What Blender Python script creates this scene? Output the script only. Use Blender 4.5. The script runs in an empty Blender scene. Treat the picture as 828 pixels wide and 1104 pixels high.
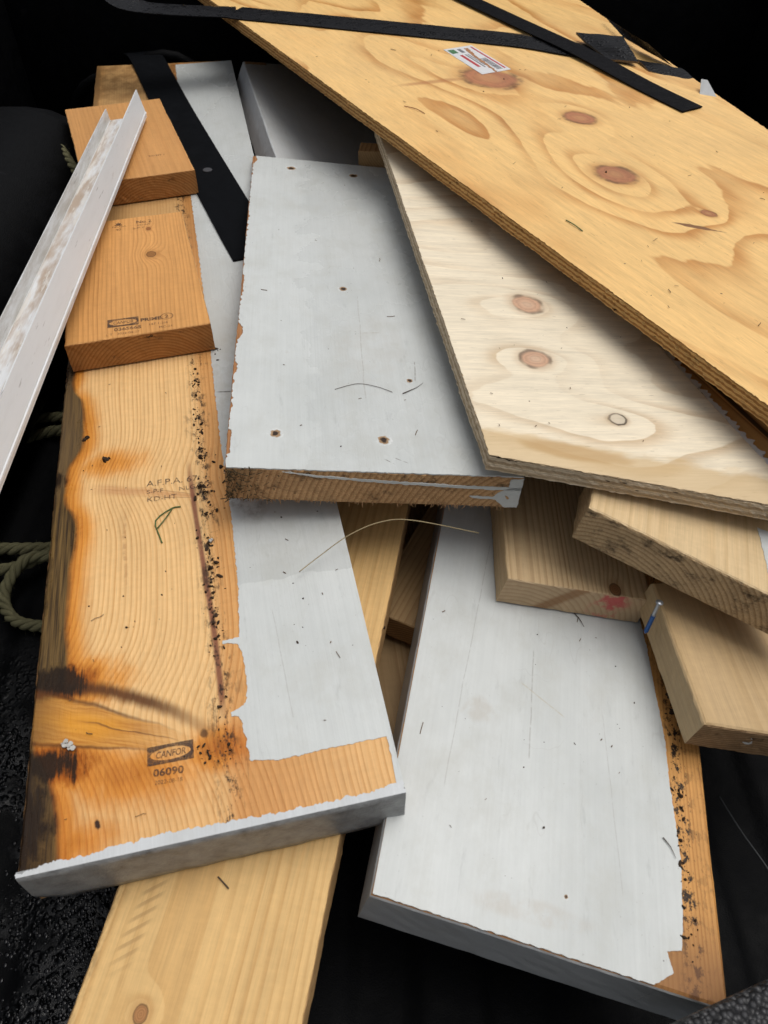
import bpy, bmesh, math, random
from mathutils import Vector, Euler, Matrix, noise as mnoise

random.seed(7)
SC = bpy.context.scene
COL = SC.collection

# ------------------------------------------------------------------ node expressions
class V:
    def __init__(s, g, sock): s.g, s.s = g, sock
    def __add__(a, b): return a.g.m('ADD', a, b)
    __radd__ = __add__
    def __sub__(a, b): return a.g.m('SUBTRACT', a, b)
    def __rsub__(a, b): return a.g.m('SUBTRACT', b, a)
    def __mul__(a, b): return a.g.m('MULTIPLY', a, b)
    __rmul__ = __mul__
    def __truediv__(a, b): return a.g.m('DIVIDE', a, b)
    def __rtruediv__(a, b): return a.g.m('DIVIDE', b, a)
    def __neg__(a): return a.g.m('MULTIPLY', a, -1.0)

class G:
    """a material's node tree with arithmetic on sockets; x, y, z are metres in the object's own frame"""
    def __init__(s, name):
        s.mat = bpy.data.materials.new(name)
        s.mat.use_nodes = True
        s.nt = s.mat.node_tree
        s.nt.nodes.clear()
        tc = s.nt.nodes.new('ShaderNodeTexCoord')
        s.P = tc.outputs['Object']
        sp = s.nt.nodes.new('ShaderNodeSeparateXYZ')
        s.nt.links.new(s.P, sp.inputs[0])
        s.x, s.y, s.z = (V(s, sp.outputs[i]) for i in range(3))
        s.out = s.nt.nodes.new('ShaderNodeOutputMaterial')
    def put(s, inp, v):
        if isinstance(v, V): s.nt.links.new(v.s, inp)
        elif isinstance(v, bpy.types.NodeSocket): s.nt.links.new(v, inp)
        else: inp.default_value = v
    def m(s, op, a, b=None, c=None):
        n = s.nt.nodes.new('ShaderNodeMath'); n.operation = op
        for i, v in enumerate((a, b, c)):
            if v is not None: s.put(n.inputs[i], v)
        return V(s, n.outputs[0])
    def exp(s, a): return s.m('EXPONENT', a)
    def sqrt(s, a): return s.m('SQRT', a)
    def fract(s, a): return s.m('FRACT', a)
    def abs(s, a): return s.m('ABSOLUTE', a)
    def mn(s, a, b): return s.m('MINIMUM', a, b)
    def mx(s, a, b): return s.m('MAXIMUM', a, b)
    def sin(s, a): return s.m('SINE', a)
    def vec(s, x, y, z=0.0):
        n = s.nt.nodes.new('ShaderNodeCombineXYZ')
        for i, v in enumerate((x, y, z)): s.put(n.inputs[i], v)
        return V(s, n.outputs[0])
    def noise(s, vec, scale=1.0, detail=2.0, rough=0.5, dist=0.0):
        n = s.nt.nodes.new('ShaderNodeTexNoise')
        s.put(n.inputs['Vector'], vec); n.inputs['Scale'].default_value = scale
        n.inputs['Detail'].default_value = detail; n.inputs['Roughness'].default_value = rough
        n.inputs['Distortion'].default_value = dist
        return V(s, n.outputs['Fac'])
    def voro(s, vec, scale=1.0, feature='F1', out='Distance', rnd=1.0):
        n = s.nt.nodes.new('ShaderNodeTexVoronoi'); n.feature = feature
        s.put(n.inputs['Vector'], vec); n.inputs['Scale'].default_value = scale
        n.inputs['Randomness'].default_value = rnd
        return V(s, n.outputs[out])
    def ss(s, v, a, b, c=0.0, d=1.0):
        n = s.nt.nodes.new('ShaderNodeMapRange'); n.interpolation_type = 'SMOOTHSTEP'
        s.put(n.inputs[0], v); 
        for i, q in enumerate((a, b, c, d)): s.put(n.inputs[i + 1], q)
        return V(s, n.outputs[0])
    def mix(s, f, a, b, mode='MIX'):
        n = s.nt.nodes.new('ShaderNodeMix'); n.data_type = 'RGBA'; n.blend_type = mode
        s.put(n.inputs[0], f)
        for i, q in ((6, a), (7, b)):
            s.put(n.inputs[i], (*q, 1.0) if isinstance(q, tuple) and len(q) == 3 else q)
        return V(s, n.outputs[2])
    def grey(s, v):
        return s.vec(v, v, v)
    def mul(s, c, v): return s.mix(1.0, c, s.grey(v), 'MULTIPLY')
    def curve(s, v, pts, vmin, vmax):
        """piecewise linear function of v through pts"""
        lo, hi = min(p[0] for p in pts), max(p[0] for p in pts)
        n = s.nt.nodes.new('ShaderNodeFloatCurve')
        cm = n.mapping; c = cm.curves[0]
        q = sorted(((p[0] - lo) / (hi - lo), (p[1] - vmin) / (vmax - vmin)) for p in pts)
        c.points[0].location = q[0]; c.points[-1].location = q[-1]
        for p in q[1:-1]: c.points.new(*p)
        for p in c.points: p.handle_type = 'AUTO_CLAMPED'
        cm.update()
        s.put(n.inputs['Value'], (v - lo) / (hi - lo))
        return V(s, n.outputs[0]) * (vmax - vmin) + vmin
    def finish(s, col, rough=0.6, height=None, bump=0.3, dist=0.001, spec=0.4, metal=0.0, alpha=None, coat=None):
        b = s.nt.nodes.new('ShaderNodeBsdfPrincipled')
        s.put(b.inputs['Base Color'], (*col, 1.0) if isinstance(col, tuple) else col)
        s.put(b.inputs['Roughness'], rough)
        s.put(b.inputs['Specular IOR Level'], spec)
        s.put(b.inputs['Metallic'], metal)
        if alpha is not None: s.put(b.inputs['Alpha'], alpha)
        if coat is not None: s.put(b.inputs['Coat Weight'], coat); b.inputs['Coat Roughness'].default_value = 0.15
        if height is not None:
            n = s.nt.nodes.new('ShaderNodeBump'); n.inputs['Strength'].default_value = bump
            n.inputs['Distance'].default_value = dist
            s.put(n.inputs['Height'], height)
            s.nt.links.new(n.outputs[0], b.inputs['Normal'])
        s.nt.links.new(b.outputs[0], s.out.inputs['Surface'])
        return s.mat

def spot(g, kx, ky, rx, ry, ang=0.0, wob=0.15, seed=0.0):
    """elliptical distance (1 on the rim) with a wobbly outline"""
    dx, dy = g.x - kx, g.y - ky
    if ang:
        ca, sa = math.cos(ang), math.sin(ang)
        dx, dy = dx * ca + dy * sa, dy * ca - dx * sa
    d = g.sqrt((dx / rx) * (dx / rx) + (dy / ry) * (dy / ry))
    if wob: d = d + (g.noise(g.vec(g.x + seed, g.y, 0.0), 1.6 / max(rx, ry), 2) - 0.5) * (2 * wob)
    return d

# ------------------------------------------------------------------ wood
def wood(g, light, dark, sp=0.004, pith=(0.09, 0.03), knots=(), strength=0.8, warp=0.010, taper=0.0, seed=0.0,
         blot=0.25, late=(0.35, 0.93), fibre=0.16):
    x, y, z = g.x, g.y, g.z
    w1 = g.noise(g.vec(x * 7 + seed, y * 1.6, z * 7), 1, 1.5) - 0.5
    w2 = g.noise(g.vec(x * 60 + seed, y * 9, z * 60), 1, 2) - 0.5
    xw = x + w1 * (warp * 2) + w2 * 0.0016
    r = g.sqrt((xw - pith[0]) * (xw - pith[0]) + (z - pith[1]) * (z - pith[1]))
    if taper: r = r + y * taper
    ks = []
    for k in knots:
        kx, ky, rx, ry = k[:4]; push = k[4] if len(k) > 4 else 1.0; ang = k[5] if len(k) > 5 else 0.0
        d = spot(g, kx, ky, rx, ry, ang, 0.12, seed + kx)
        r = r + g.exp(d * d * -0.14) * (push * 0.022)
        ks.append((d, k))
    ph = r / sp + (g.noise(g.vec(r * 38 + seed, y * 0.25, 0.0), 1, 2, 0.6) - 0.5) * 2.0
    f = g.fract(ph)
    lw = g.ss(f, late[0], late[1]) * g.ss(f, late[1], 1.0, 1.0, 0.0)
    am = g.noise(g.vec(r * 90 + seed, y * 0.7, 0.0), 1, 2, 0.7)
    lw = lw * g.ss(am, 0.25, 0.75, 0.35, 1.15) * strength
    fib = g.noise(g.vec(x * 900 + seed, y * 22, z * 900), 1, 2, 0.6)
    bl = g.noise(g.vec(x * 14 + seed, y * 5, z * 14), 1, 3, 0.6)
    col = g.mix(g.mn(lw, 1.0), light, dark)
    mid = g.noise(g.vec(x * 130 + seed, y * 7, z * 130), 1, 4, 0.75)
    cross = g.noise(g.vec(x * 60 + seed, y * 150, z * 60), 1, 3, 0.7)
    col = g.mul(col, 1.0 - blot / 2 + bl * blot + (fib - 0.5) * (fibre * 2) + (mid - 0.5) * 0.46 + (cross - 0.5) * 0.20)
    for d, k in ks:
        kc = k[6] if len(k) > 6 else (0.22, 0.075, 0.025)
        if kc is None: continue
        halo = g.ss(d, 0.8, 2.6, 0.55, 0.0)
        col = g.mix(halo, col, tuple(a * 0.55 + b * 0.45 for a, b in zip(dark, kc)))
        kr = g.fract(d * 3.3 + w2 * 3)
        kcol = g.mix(g.ss(kr, 0.4, 0.95) * 0.6, kc, tuple(q * 0.5 for q in kc))
        col = g.mix(g.ss(d, 0.85, 1.0, 1.0, 0.0), col, kcol)
        rim = g.ss(g.abs(d - 1.0), 0.04, 0.17, 0.8, 0.0)
        col = g.mix(rim, col, tuple(q * 0.35 for q in kc))
    hgt = lw * -0.3 + fib * 0.6 + mid * 0.5
    return col, hgt, w1

def endgrain(name, light, dark, sp=0.004, pith=(0.07, -0.10), rough_sawn=0.0, seed=0.0, dirt=0.0):
    """rings seen on a cut end (x and z), with saw marks"""
    g = G(name)
    x, y, z = g.x, g.y, g.z
    w = g.noise(g.vec(x * 25 + seed, y * 25, z * 25), 1, 2) - 0.5
    r = g.sqrt((x - pith[0]) * (x - pith[0]) + (z - pith[1]) * (z - pith[1])) + w * 0.003
    f = g.fract(r / sp)
    lw = g.ss(f, 0.3, 0.9) * g.ss(f, 0.9, 1.0, 1.0, 0.0)
    bl = g.noise(g.vec(x * 30 + seed, y * 30, z * 40), 1, 4, 0.65)
    fine = g.noise(g.vec(x * 500 + seed, y * 500, z * 500), 1, 3, 0.7)
    saw = g.noise(g.vec(x * 260 + seed, 0.0, z * 25), 1, 2)
    col = g.mix(lw * 0.75, light, dark)
    col = g.mul(col, 0.62 + bl * 0.6 + (fine - 0.5) * (0.4 + rough_sawn))
    if dirt:
        dd = g.ss(g.noise(g.vec(x * 45 + seed, y, z * 60), 1, 5, 0.7), 0.62 - dirt * 0.25, 0.72)
        col = g.mix(dd, col, (0.035, 0.022, 0.014))
    return g.finish(col, 0.75, fine * (0.5 + rough_sawn * 2) + saw * 0.5, 0.4 + rough_sawn * 0.5, 0.0012, spec=0.2)

def specks(g, col, amount=0.5, seed=0.0, scale=180, tint=(0.03, 0.022, 0.015)):
    d = g.voro(g.vec(g.x + seed, g.y, 0.0), scale)
    pick = g.noise(g.vec(g.x * 37 + seed, g.y * 37, 3.0), 1, 3, 0.7)
    size = g.ss(pick, 0.66 - amount * 0.12, 0.80, 0.0, 0.30)
    return g.mix(g.ss(d, size * 0.7, size, 0.9, 0.0) * g.ss(size, 0.02, 0.06), col, tint)

# ------------------------------------------------------------------ paint
def paint(name, base=(0.595, 0.617, 0.603), seed=0.0, dirt=0.5, holes=(), scratches=(), damp=None, stains=(), smear=0.5, rough=0.42):
    g = G(name)
    x, y = g.x, g.y
    big = g.noise(g.vec(x * 9 + seed, y * 5, g.z * 9), 1, 4, 0.6)
    streak = g.noise(g.vec(x * 160 + seed, y * 7, g.z * 160), 1, 3, 0.6)
    peel = g.noise(g.vec(x * 420 + seed, y * 260, g.z * 420), 1, 2)
    cloud = g.noise(g.vec(x * 55 + seed, y * 40, g.z * 50), 1, 5, 0.7)
    col = g.mix(g.ss(big, 0.3, 0.75) * 0.6, base, tuple(q * k for q, k in zip(base, (0.80, 0.81, 0.81))))
    col = g.mul(col, 0.93 + (streak - 0.5) * 0.07 + (cloud - 0.5) * 0.10 + 0.03)
    brush = g.noise(g.vec(x * 330 + seed, y * 5, g.z * 330), 1, 3, 0.7)
    scuff = g.noise(g.vec(x * 85 + seed, y * 16, g.z * 60), 1, 4, 0.75)
    col = g.mul(col, 0.93 + (brush - 0.5) * 0.13 + 0.07 - g.ss(scuff, 0.58, 0.75) * 0.14)
    hl = g.noise(g.vec(x * 24 + seed, y * 9, 1.7), 1, 2, 0.5)
    hair = g.ss(g.abs(hl - 0.5), 0.0, 0.006, 1.0, 0.0) * g.ss(g.noise(g.vec(x * 12 + seed, y * 12, 6.0), 1, 2), 0.52, 0.62)
    col = g.mix(hair * 0.30 * smear, col, (0.25, 0.23, 0.20))
    dot = g.ss(g.noise(g.vec(x * 330 + seed, y * 330, 2.0), 1, 2, 0.6), 0.70, 0.78)
    col = g.mix(dot * 0.45, col, (0.20, 0.18, 0.16))
    mott = g.noise(g.vec(x * 20 + seed + 2, y * 13, g.z * 20), 1, 6, 0.7)
    col = g.mix(g.ss(mott, 0.44, 0.72) * 0.6, col, tuple(q * k for q, k in zip(base, (0.80, 0.785, 0.75))))
    # grubby smears
    gr = g.ss(cloud, 0.60, 0.82) * g.ss(g.noise(g.vec(x * 16 + seed + 9, y * 11, 0.0), 1, 3), 0.48, 0.68) * smear
    col = g.mix(gr, col, (0.33, 0.29, 0.24))
    rg = g.ss(big, 0.3, 0.8, rough - 0.1, rough + 0.1)
    if damp is not None:
        ax, dpos, wv, k = damp       # crisp edged damp patch beyond a wavy line
        e = (y if ax == 'y' else x) + (g.noise(g.vec(x * 22 + seed, y * 22, 0.0), 1, 4, 0.6) - 0.5) * wv
        dm = g.ss(e, dpos - 0.001, dpos + 0.001)
        col = g.mul(col, 1.0 - dm * k)
        rg = rg - dm * 0.12
    hgt = peel * 0.35 + streak * 0.5 + cloud * 0.4 + brush * 0.9 - dot * 0.6
    for i, (sx, sy, rx, ry, amt, tint) in enumerate(stains):
        d = spot(g, sx, sy, rx, ry, 0, 0.5, seed + i)
        col = g.mix(g.ss(d, 0.5, 1.1, amt, 0.0) * g.ss(cloud, 0.35, 0.6), col, tint)
    for (x0, y0, x1, y1, wd, tint, amt) in scratches:
        L = math.hypot(x1 - x0, y1 - y0); ux, uy = (x1 - x0) / L, (y1 - y0) / L
        t = (x - x0) * ux + (y - y0) * uy
        n = (x - x0) * (-uy) + (y - y0) * ux + (g.noise(g.vec(t * 18, seed, 0.0), 1, 2) - 0.5) * 0.004
        mk = g.ss(g.abs(n), wd * 0.4, wd, 1.0, 0.0) * g.ss(t, 0.0, 0.005) * g.ss(t, L - 0.005, L, 1.0, 0.0)
        col = g.mix(mk * g.ss(g.noise(g.vec(t * 130, seed, 0.0), 1, 2), 0.3, 0.55) * (amt * 0.7), col, tint)
    col = specks(g, col, dirt, seed)
    for i, (hx, hy, hr) in enumerate(holes):
        d = spot(g, hx, hy, hr, hr * 1.15, 0.0, 0.45, seed + i * 3.1)
        col = g.mix(g.ss(d, 0.85, 1.05, 1.0, 0.0), col, (0.34, 0.22, 0.12))
        col = g.mix(g.ss(g.abs(d - 1.3), 0.0, 0.35, 0.6, 0.0) * g.ss(cloud, 0.45, 0.6), col, (0.74, 0.74, 0.73))
        col = g.mix(g.ss(d, 0.45, 0.7, 1.0, 0.0), col, (0.035, 0.022, 0.015))
        hgt = hgt - g.ss(d, 0.5, 1.0, 3.0, 0.0)
    return g.finish(col, rg, hgt, 0.32, 0.0007, spec=0.28)

# ------------------------------------------------------------------ plywood
def ply_edge(name, T, n, light, dark, axis_seed=0.0):
    g = G(name)
    x, y, z = g.x, g.y, g.z
    wv = (g.noise(g.vec(x * 30 + axis_seed, y * 30, z * 80), 1, 3) - 0.5) * 0.0016
    q = (z + wv) * (-n / T)
    odd = g.ss(g.abs(g.fract(q * 0.5) - 0.5), 0.21, 0.29)
    tone = g.noise(g.vec(x * 12 + axis_seed, y * 12, g.m('FLOOR', q) * 7.3), 1, 2)
    fine = g.noise(g.vec(x * 420, y * 420, z * 1500), 1, 3, 0.7)
    lng = g.noise(g.vec(x * 30 + axis_seed, y * 30, z * 1800), 1, 3, 0.6)
    col = g.mix(odd, light, dark)
    col = g.mul(col, 0.70 + tone * 0.5 + (fine - 0.5) * 0.5 + (lng - 0.5) * 0.4)
    gl = g.ss(g.abs(g.fract(q) - 0.5), 0.42, 0.5)
    col = g.mix(gl * 0.5, col, (0.045, 0.022, 0.010))
    void = g.ss(g.noise(g.vec(x * 65 + axis_seed, y * 65, z * 260), 1, 3), 0.66, 0.72)
    col = g.mix(void, col, (0.03, 0.016, 0.008))
    return g.finish(col, 0.8, fine + odd * 0.5 - void * 2, 0.7, 0.001, spec=0.2)

def ply_face(name, light, mid, knots, seed=0.0, scale=(6.0, 1.7), bands=7.0, strength=0.7, extra=None, rough=0.55, wisps=0.5, along='y', eye=1.9):
    g = G(name)
    x, y = g.x, g.y
    u, v = (x, y) if along == 'y' else (y, x)          # u across the grain, v along it
    h = g.noise(g.vec(u * scale[0] + seed, v * scale[1], 0.0), 1, 1.0, 0.35)
    h = h + (g.noise(g.vec(u * scale[0] * 7 + seed, v * scale[1] * 5, 0.0), 1, 2.5, 0.6) - 0.5) * 0.045
    fib2 = g.noise(g.vec(u * 110 + seed, v * 9, 0.0), 1, 2, 0.6)
    bl = g.noise(g.vec(u * 9 + seed, v * 6, 0.0), 1, 4, 0.6)
    ds = []
    for i, k in enumerate(knots):
        kx, ky, rx, ry, ang = k[:5]
        d = spot(g, kx, ky, rx, ry, ang, 0.16, seed + i)
        # the figure closes round a knot in an eye drawn out along the grain
        ku, kv = (kx, ky) if along == 'y' else (ky, kx); ru = (rx + ry) / 2
        du, dv = (u - ku) / ru, (v - kv) / (ru * eye)
        de = g.sqrt(du * du + dv * dv + 0.05)
        h = h + g.exp(de * -0.45) * (0.42 if k[2] > 0.012 else 0.16)
        ds.append((d, k))
    f = g.fract(h * bands)
    line = g.ss(f, 0.30, 0.93) * g.ss(f, 0.94, 1.0, 1.0, 0.0)
    line = line * line
    am = g.noise(g.vec(u * 8 + seed + 4, v * 4, 0.0), 1, 2, 0.6)
    line = line * g.ss(am, 0.32, 0.68, 0.10, 1.0) * strength
    fib = g.noise(g.vec(u * 620 + seed, v * 18, 0.0), 1, 3, 0.65)
    fib3 = g.noise(g.vec(u * 260 + seed, v * 34, 5.0), 1, 3, 0.7)
    col = g.mix(line, light, mid)
    col = g.mix(g.ss(bl, 0.5, 0.75) * wisps, col, tuple(0.6 * a + 0.4 * b for a, b in zip(light, mid)))
    col = g.mul(col, 0.84 + bl * 0.26 + (fib - 0.5) * 0.30 + (fib2 - 0.5) * 0.36 + (fib3 - 0.5) * 0.34)
    # short dark pores
    pore = g.ss(g.noise(g.vec(u * 700 + seed, v * 60, 0.0), 1, 1), 0.69, 0.77)
    col = g.mix(pore * 0.45, col, tuple(q * 0.35 for q in mid))
    for d, k in ds:
        kc = k[5]; ring = k[6] if len(k) > 6 else 0
        col = g.mix(g.ss(d, 0.95, 1.75, 0.55, 0.0) * g.ss(fib2, 0.2, 0.6, 0.4, 1.0), col, tuple(0.7 * a + 0.3 * b for a, b in zip(mid, kc)))
        kr = g.fract(d * 3.1 + (fib2 - 0.5) * 1.6 + (bl - 0.5) * 2.0)
        kcol = g.mix(g.ss(kr, 0.25, 0.95) * 0.30, tuple(min(1, q * 1.2) for q in kc), tuple(q * 0.62 for q in kc))
        kcol = g.mix(g.ss(d, 0.65, 0.1, 0.0, 0.4), kcol, tuple(0.45 * a + 0.55 * b for a, b in zip(light, kc)))
        if ring: kcol = g.mix(0.75, kcol, light)
        kcol = g.mul(kcol, 0.55 + bl * 0.5 + fib3 * 0.4)
        col = g.mix(g.ss(d, 0.82, 1.04, 0.95, 0.0), col, kcol)
        side = g.noise(g.vec(x * 38 + seed, y * 38, 2.0), 1, 2)
        col = g.mix(g.ss(g.abs(d - 1.0), 0.02, 0.24, 0.75 if not ring else 0.95, 0.0) * g.ss(side, 0.36, 0.62, 0.12 if not ring else 0.6, 1.0), col, tuple(q * 0.26 for q in kc))
    if extra: col = extra(g, col, fib, bl)
    col = specks(g, col, 0.6, seed, 120, (0.10, 0.048, 0.02))
    return g.finish(col, g.ss(bl, 0.3, 0.7, rough - 0.08, rough + 0.08), fib * 0.8 + fib2 * 0.3 + fib3 * 0.4 - pore, 0.3, 0.0006, spec=0.28)

def plain(name, col, rough=0.5, var=0.2, scale=60.0, bump=0.2, metal=0.0, spec=0.4, dist=0.0008):
    g = G(name)
    n = g.noise(g.P, scale, 4, 0.65)
    return g.finish(g.mul((*col, 1.0), 1.0 - var + n * var * 2), rough, n, bump, dist, spec=spec, metal=metal)

# ------------------------------------------------------------------ objects
def link(name, me, parent=None):
    o = bpy.data.objects.new(name, me); COL.objects.link(o)
    if parent: o.parent = parent
    return o
def tag(o, label=None, cat=None, group=None, kind=None):
    if label: o['label'] = label
    if cat: o['category'] = cat
    if group: o['group'] = group
    if kind: o['kind'] = kind
    return o
def mesh(name, verts, faces, mats, idx=None, parent=None, smooth=False):
    me = bpy.data.meshes.new(name)
    me.from_pydata(verts, [], faces); me.update()
    for m in mats: me.materials.append(m)
    if idx: me.polygons.foreach_set('material_index', idx)
    if smooth: me.polygons.foreach_set('use_smooth', [True] * len(me.polygons))
    return link(name, me, parent)

def perim(poly, step):
    pts, eid = [], []
    n = len(poly)
    for i in range(n):
        a, b = Vector(poly[i]), Vector(poly[(i + 1) % n])
        k = max(1, int((b - a).length / step))
        for j in range(k):
            pts.append(a.lerp(b, j / k)); eid.append(i)
    return pts, eid

def board(name, poly, T, mats, emat, loc=(0, 0, 0), rot=(0, 0, 0), cham=0.0015, jit=0.00022, step=0.006, seed=0, top=0.0, parent=None, nz=6):
    """a sawn board: outline poly (near left, near right, far right, far left) at z=top, thickness T; mats[0] is the top,
    emat gives the material index of each of the four edges; arrises are chamfered and a little uneven"""
    rnd = random.Random(seed)
    pts, eid = perim(poly, step)
    n = len(pts)
    nrm = []
    for i in range(n):
        t = (pts[(i + 1) % n] - pts[i - 1]); nrm.append(Vector((t.y, -t.x)).normalized())
    zs = [(top, -1.0), (top - cham * 0.45, -0.35), (top - cham, 0.0)]
    for k in range(1, nz): zs.append((top - cham - (T - 2 * cham) * k / nz, 0.0))
    zs += [(top - T + cham, 0.0), (top - T, -1.0)]
    verts = []
    for li, (z, s) in enumerate(zs):
        for i, p in enumerate(pts):
            j = rnd.gauss(0, jit) if s > -0.9 else rnd.gauss(0, jit * 0.7)
            j += (0.0004 + jit) * mnoise.noise(Vector((p.x * 14 + seed * 3.1, p.y * 14, z * 8)))
            q = p + nrm[i] * (cham * s + j)
            zz = z if li in (0, len(zs) - 1) else z + rnd.gauss(0, jit * 0.4)
            verts.append((q.x, q.y, zz))
    faces, idx = [], []
    for l in range(len(zs) - 1):
        for i in range(n):
            k = (i + 1) % n
            faces.append((l * n + i, (l + 1) * n + i, (l + 1) * n + k, l * n + k)); idx.append(emat[eid[i]] if l > 0 else 0)
    faces.append(tuple(range(n))); idx.append(0)
    faces.append(tuple(reversed(range((len(zs) - 1) * n, len(zs) * n)))); idx.append(emat[0])
    o = mesh(name, verts, faces, mats, idx, parent)
    o.location = loc; o.rotation_euler = rot
    return o

def ragged(pts, step, amp, seed, closed=True, keep=()):
    """subdivide an outline and shake it; edges listed in keep stay straight"""
    rnd = random.Random(seed); out = []
    n = len(pts)
    for i in range(n if closed else n - 1):
        a, b = Vector(pts[i]), Vector(pts[(i + 1) % n])
        L = (b - a).length; k = max(1, int(L / step)); d = (b - a).normalized() if L > 0 else Vector((1, 0)); nn = Vector((-d.y, d.x))
        for j in range(k):
            p = a.lerp(b, j / k)
            if i not in keep and j > 0:
                v = mnoise.noise(Vector((p.x * 160 + seed, p.y * 160, 0))) * amp * 1.3 + mnoise.noise(Vector((p.x * 600, p.y * 600 + seed, 0))) * amp * 0.7 + rnd.gauss(0, amp * 0.15)
                p = p + nn * v
            out.append((p.x, p.y))
    return out

def sheet(name, pts, z0, z1, mat, parent, plane='xy', y=0.0):
    """a thin coat with outline pts between two heights; plane 'xz' lays it on a near end (y going out towards the viewer)"""
    n = len(pts)
    if plane == 'xy': verts = [(p[0], p[1], z1) for p in pts] + [(p[0], p[1], z0) for p in pts]
    else: verts = [(p[0], y - z1, p[1]) for p in pts] + [(p[0], y - z0, p[1]) for p in pts]
    area = sum(pts[i][0] * pts[(i + 1) % n][1] - pts[(i + 1) % n][0] * pts[i][1] for i in range(n))
    up = list(range(n)); 
    if area < 0: up.reverse()
    faces = [tuple(up)]
    for a in range(n):
        i, k = up[a], up[(a + 1) % n]
        faces.append((i, i + n, k + n, k))
    return mesh(name, verts, faces, [mat], None, parent)

def text(s, size, x, y, mat, parent, z=0.0005, rot=0.0, sx=1.0, shear=0.0, bold=0.0, name='ink_stamp', align='LEFT'):
    cu = bpy.data.curves.new('t', 'FONT'); cu.body = s; cu.size = size; cu.shear = shear; cu.offset = bold; cu.align_x = align
    cu.resolution_u = 3
    o = bpy.data.objects.new('t', cu); COL.objects.link(o)
    dg = bpy.context.evaluated_depsgraph_get()
    me = bpy.data.meshes.new_from_object(o.evaluated_get(dg))
    bpy.data.objects.remove(o); bpy.data.curves.remove(cu)
    me.transform(Matrix.Translation((x, y, z)) @ Matrix.Rotation(rot, 4, 'Z') @ Matrix.Diagonal((sx, 1, 1, 1)))
    me.materials.clear(); me.materials.append(mat)
    return link(name, me, parent)

def tube_verts(path, rad, seg=8, taper=None):
    verts, faces = [], []
    n = len(path)
    ref = Vector((0, 0, 1))
    for i, p in enumerate(path):
        t = (Vector(path[min(i + 1, n - 1)]) - Vector(path[max(i - 1, 0)])).normalized()
        a = t.cross(ref); 
        if a.length < 1e-3: a = t.cross(Vector((1, 0, 0)))
        a.normalize(); b = t.cross(a)
        r = rad * (taper[i] if taper else 1.0)
        for k in range(seg):
            q = Vector(p) + a * (r * math.cos(2 * math.pi * k / seg)) + b * (r * math.sin(2 * math.pi * k / seg))
            verts.append(tuple(q))
    for i in range(n - 1):
        for k in range(seg):
            k2 = (k + 1) % seg
            faces.append((i * seg + k, i * seg + k2, (i + 1) * seg + k2, (i + 1) * seg + k))
    faces.append(tuple(reversed(range(seg)))); faces.append(tuple(range((n - 1) * seg, n * seg)))
    return verts, faces
def smooth_path(pts, k=8):
    out = []
    P = [Vector(p) for p in pts]
    for i in range(len(P) - 1):
        p0, p1, p2, p3 = P[max(i - 1, 0)], P[i], P[i + 1], P[min(i + 2, len(P) - 1)]
        for j in range(k):
            t = j / k
            out.append(0.5 * ((2 * p1) + (p2 - p0) * t + (2 * p0 - 5 * p1 + 4 * p2 - p3) * t * t + (3 * p1 - p0 - 3 * p2 + p3) * t ** 3))
    out.append(P[-1]); return out
def tube(name, pts, rad, mat, parent=None, seg=6, k=8, taper=False):
    path = smooth_path(pts, k)
    tp = [1 - 0.75 * i / (len(path) - 1) for i in range(len(path))] if taper else None
    v, f = tube_verts(path, rad, seg, tp)
    return mesh(name, v, f, [mat], None, parent, True)
def box_verts(x0, x1, y0, y1, z0, z1):
    v = [(x, y, z) for z in (z0, z1) for y in (y0, y1) for x in (x0, x1)]
    f = [(0, 2, 3, 1), (4, 5, 7, 6), (0, 1, 5, 4), (2, 6, 7, 3), (0, 4, 6, 2), (1, 3, 7, 5)]
    return v, f
def join(parts):
    v, f = [], []
    for a, b in parts:
        o = len(v); v += a; f += [tuple(i + o for i in q) for q in b]
    return v, f
def bevel(o, w, seg=3):
    bm = bmesh.new(); bm.from_mesh(o.data)
    bmesh.ops.bevel(bm, geom=list(bm.edges), offset=w, segments=seg, profile=0.5, affect='EDGES')
    bm.to_mesh(o.data); bm.free()
    o.data.polygons.foreach_set('use_smooth', [True] * len(o.data.polygons))
    return o

# ------------------------------------------------------------------ shared looks
INK = None
def make_ink():
    g = G('stamp ink')
    n = g.noise(g.P, 700, 3, 0.7); b = g.noise(g.P, 90, 3, 0.6)
    return g.finish((0.055, 0.045, 0.045), 0.7, alpha=g.ss(n + b * 0.8, 0.55, 1.05, 0.15, 0.74), spec=0.1)
INK = make_ink()
g = G('dirt'); DIRT = g.finish(g.mix(g.noise(g.P, 300, 3), (0.012, 0.008, 0.006), (0.07, 0.042, 0.024)), 0.8, g.noise(g.P, 900, 3), 0.6, 0.001, spec=0.2)
STRAW = plain('dry straw', (0.30, 0.24, 0.13), 0.6)
GRASS = plain('green grass blade', (0.075, 0.12, 0.03), 0.5)
HAIR = plain('dark thin fibre', (0.07, 0.05, 0.035), 0.6)
RAW_END = endgrain('cut end grain', (0.46, 0.27, 0.12), (0.25, 0.12, 0.045))
RAW_SIDE_G = G('sawn wood side'); c, h, _ = wood(RAW_SIDE_G, (0.44, 0.27, 0.12), (0.27, 0.14, 0.05), seed=3.0); RAW_SIDE = RAW_SIDE_G.finish(c, 0.65, h, 0.3, 0.0006, spec=0.3)

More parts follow.
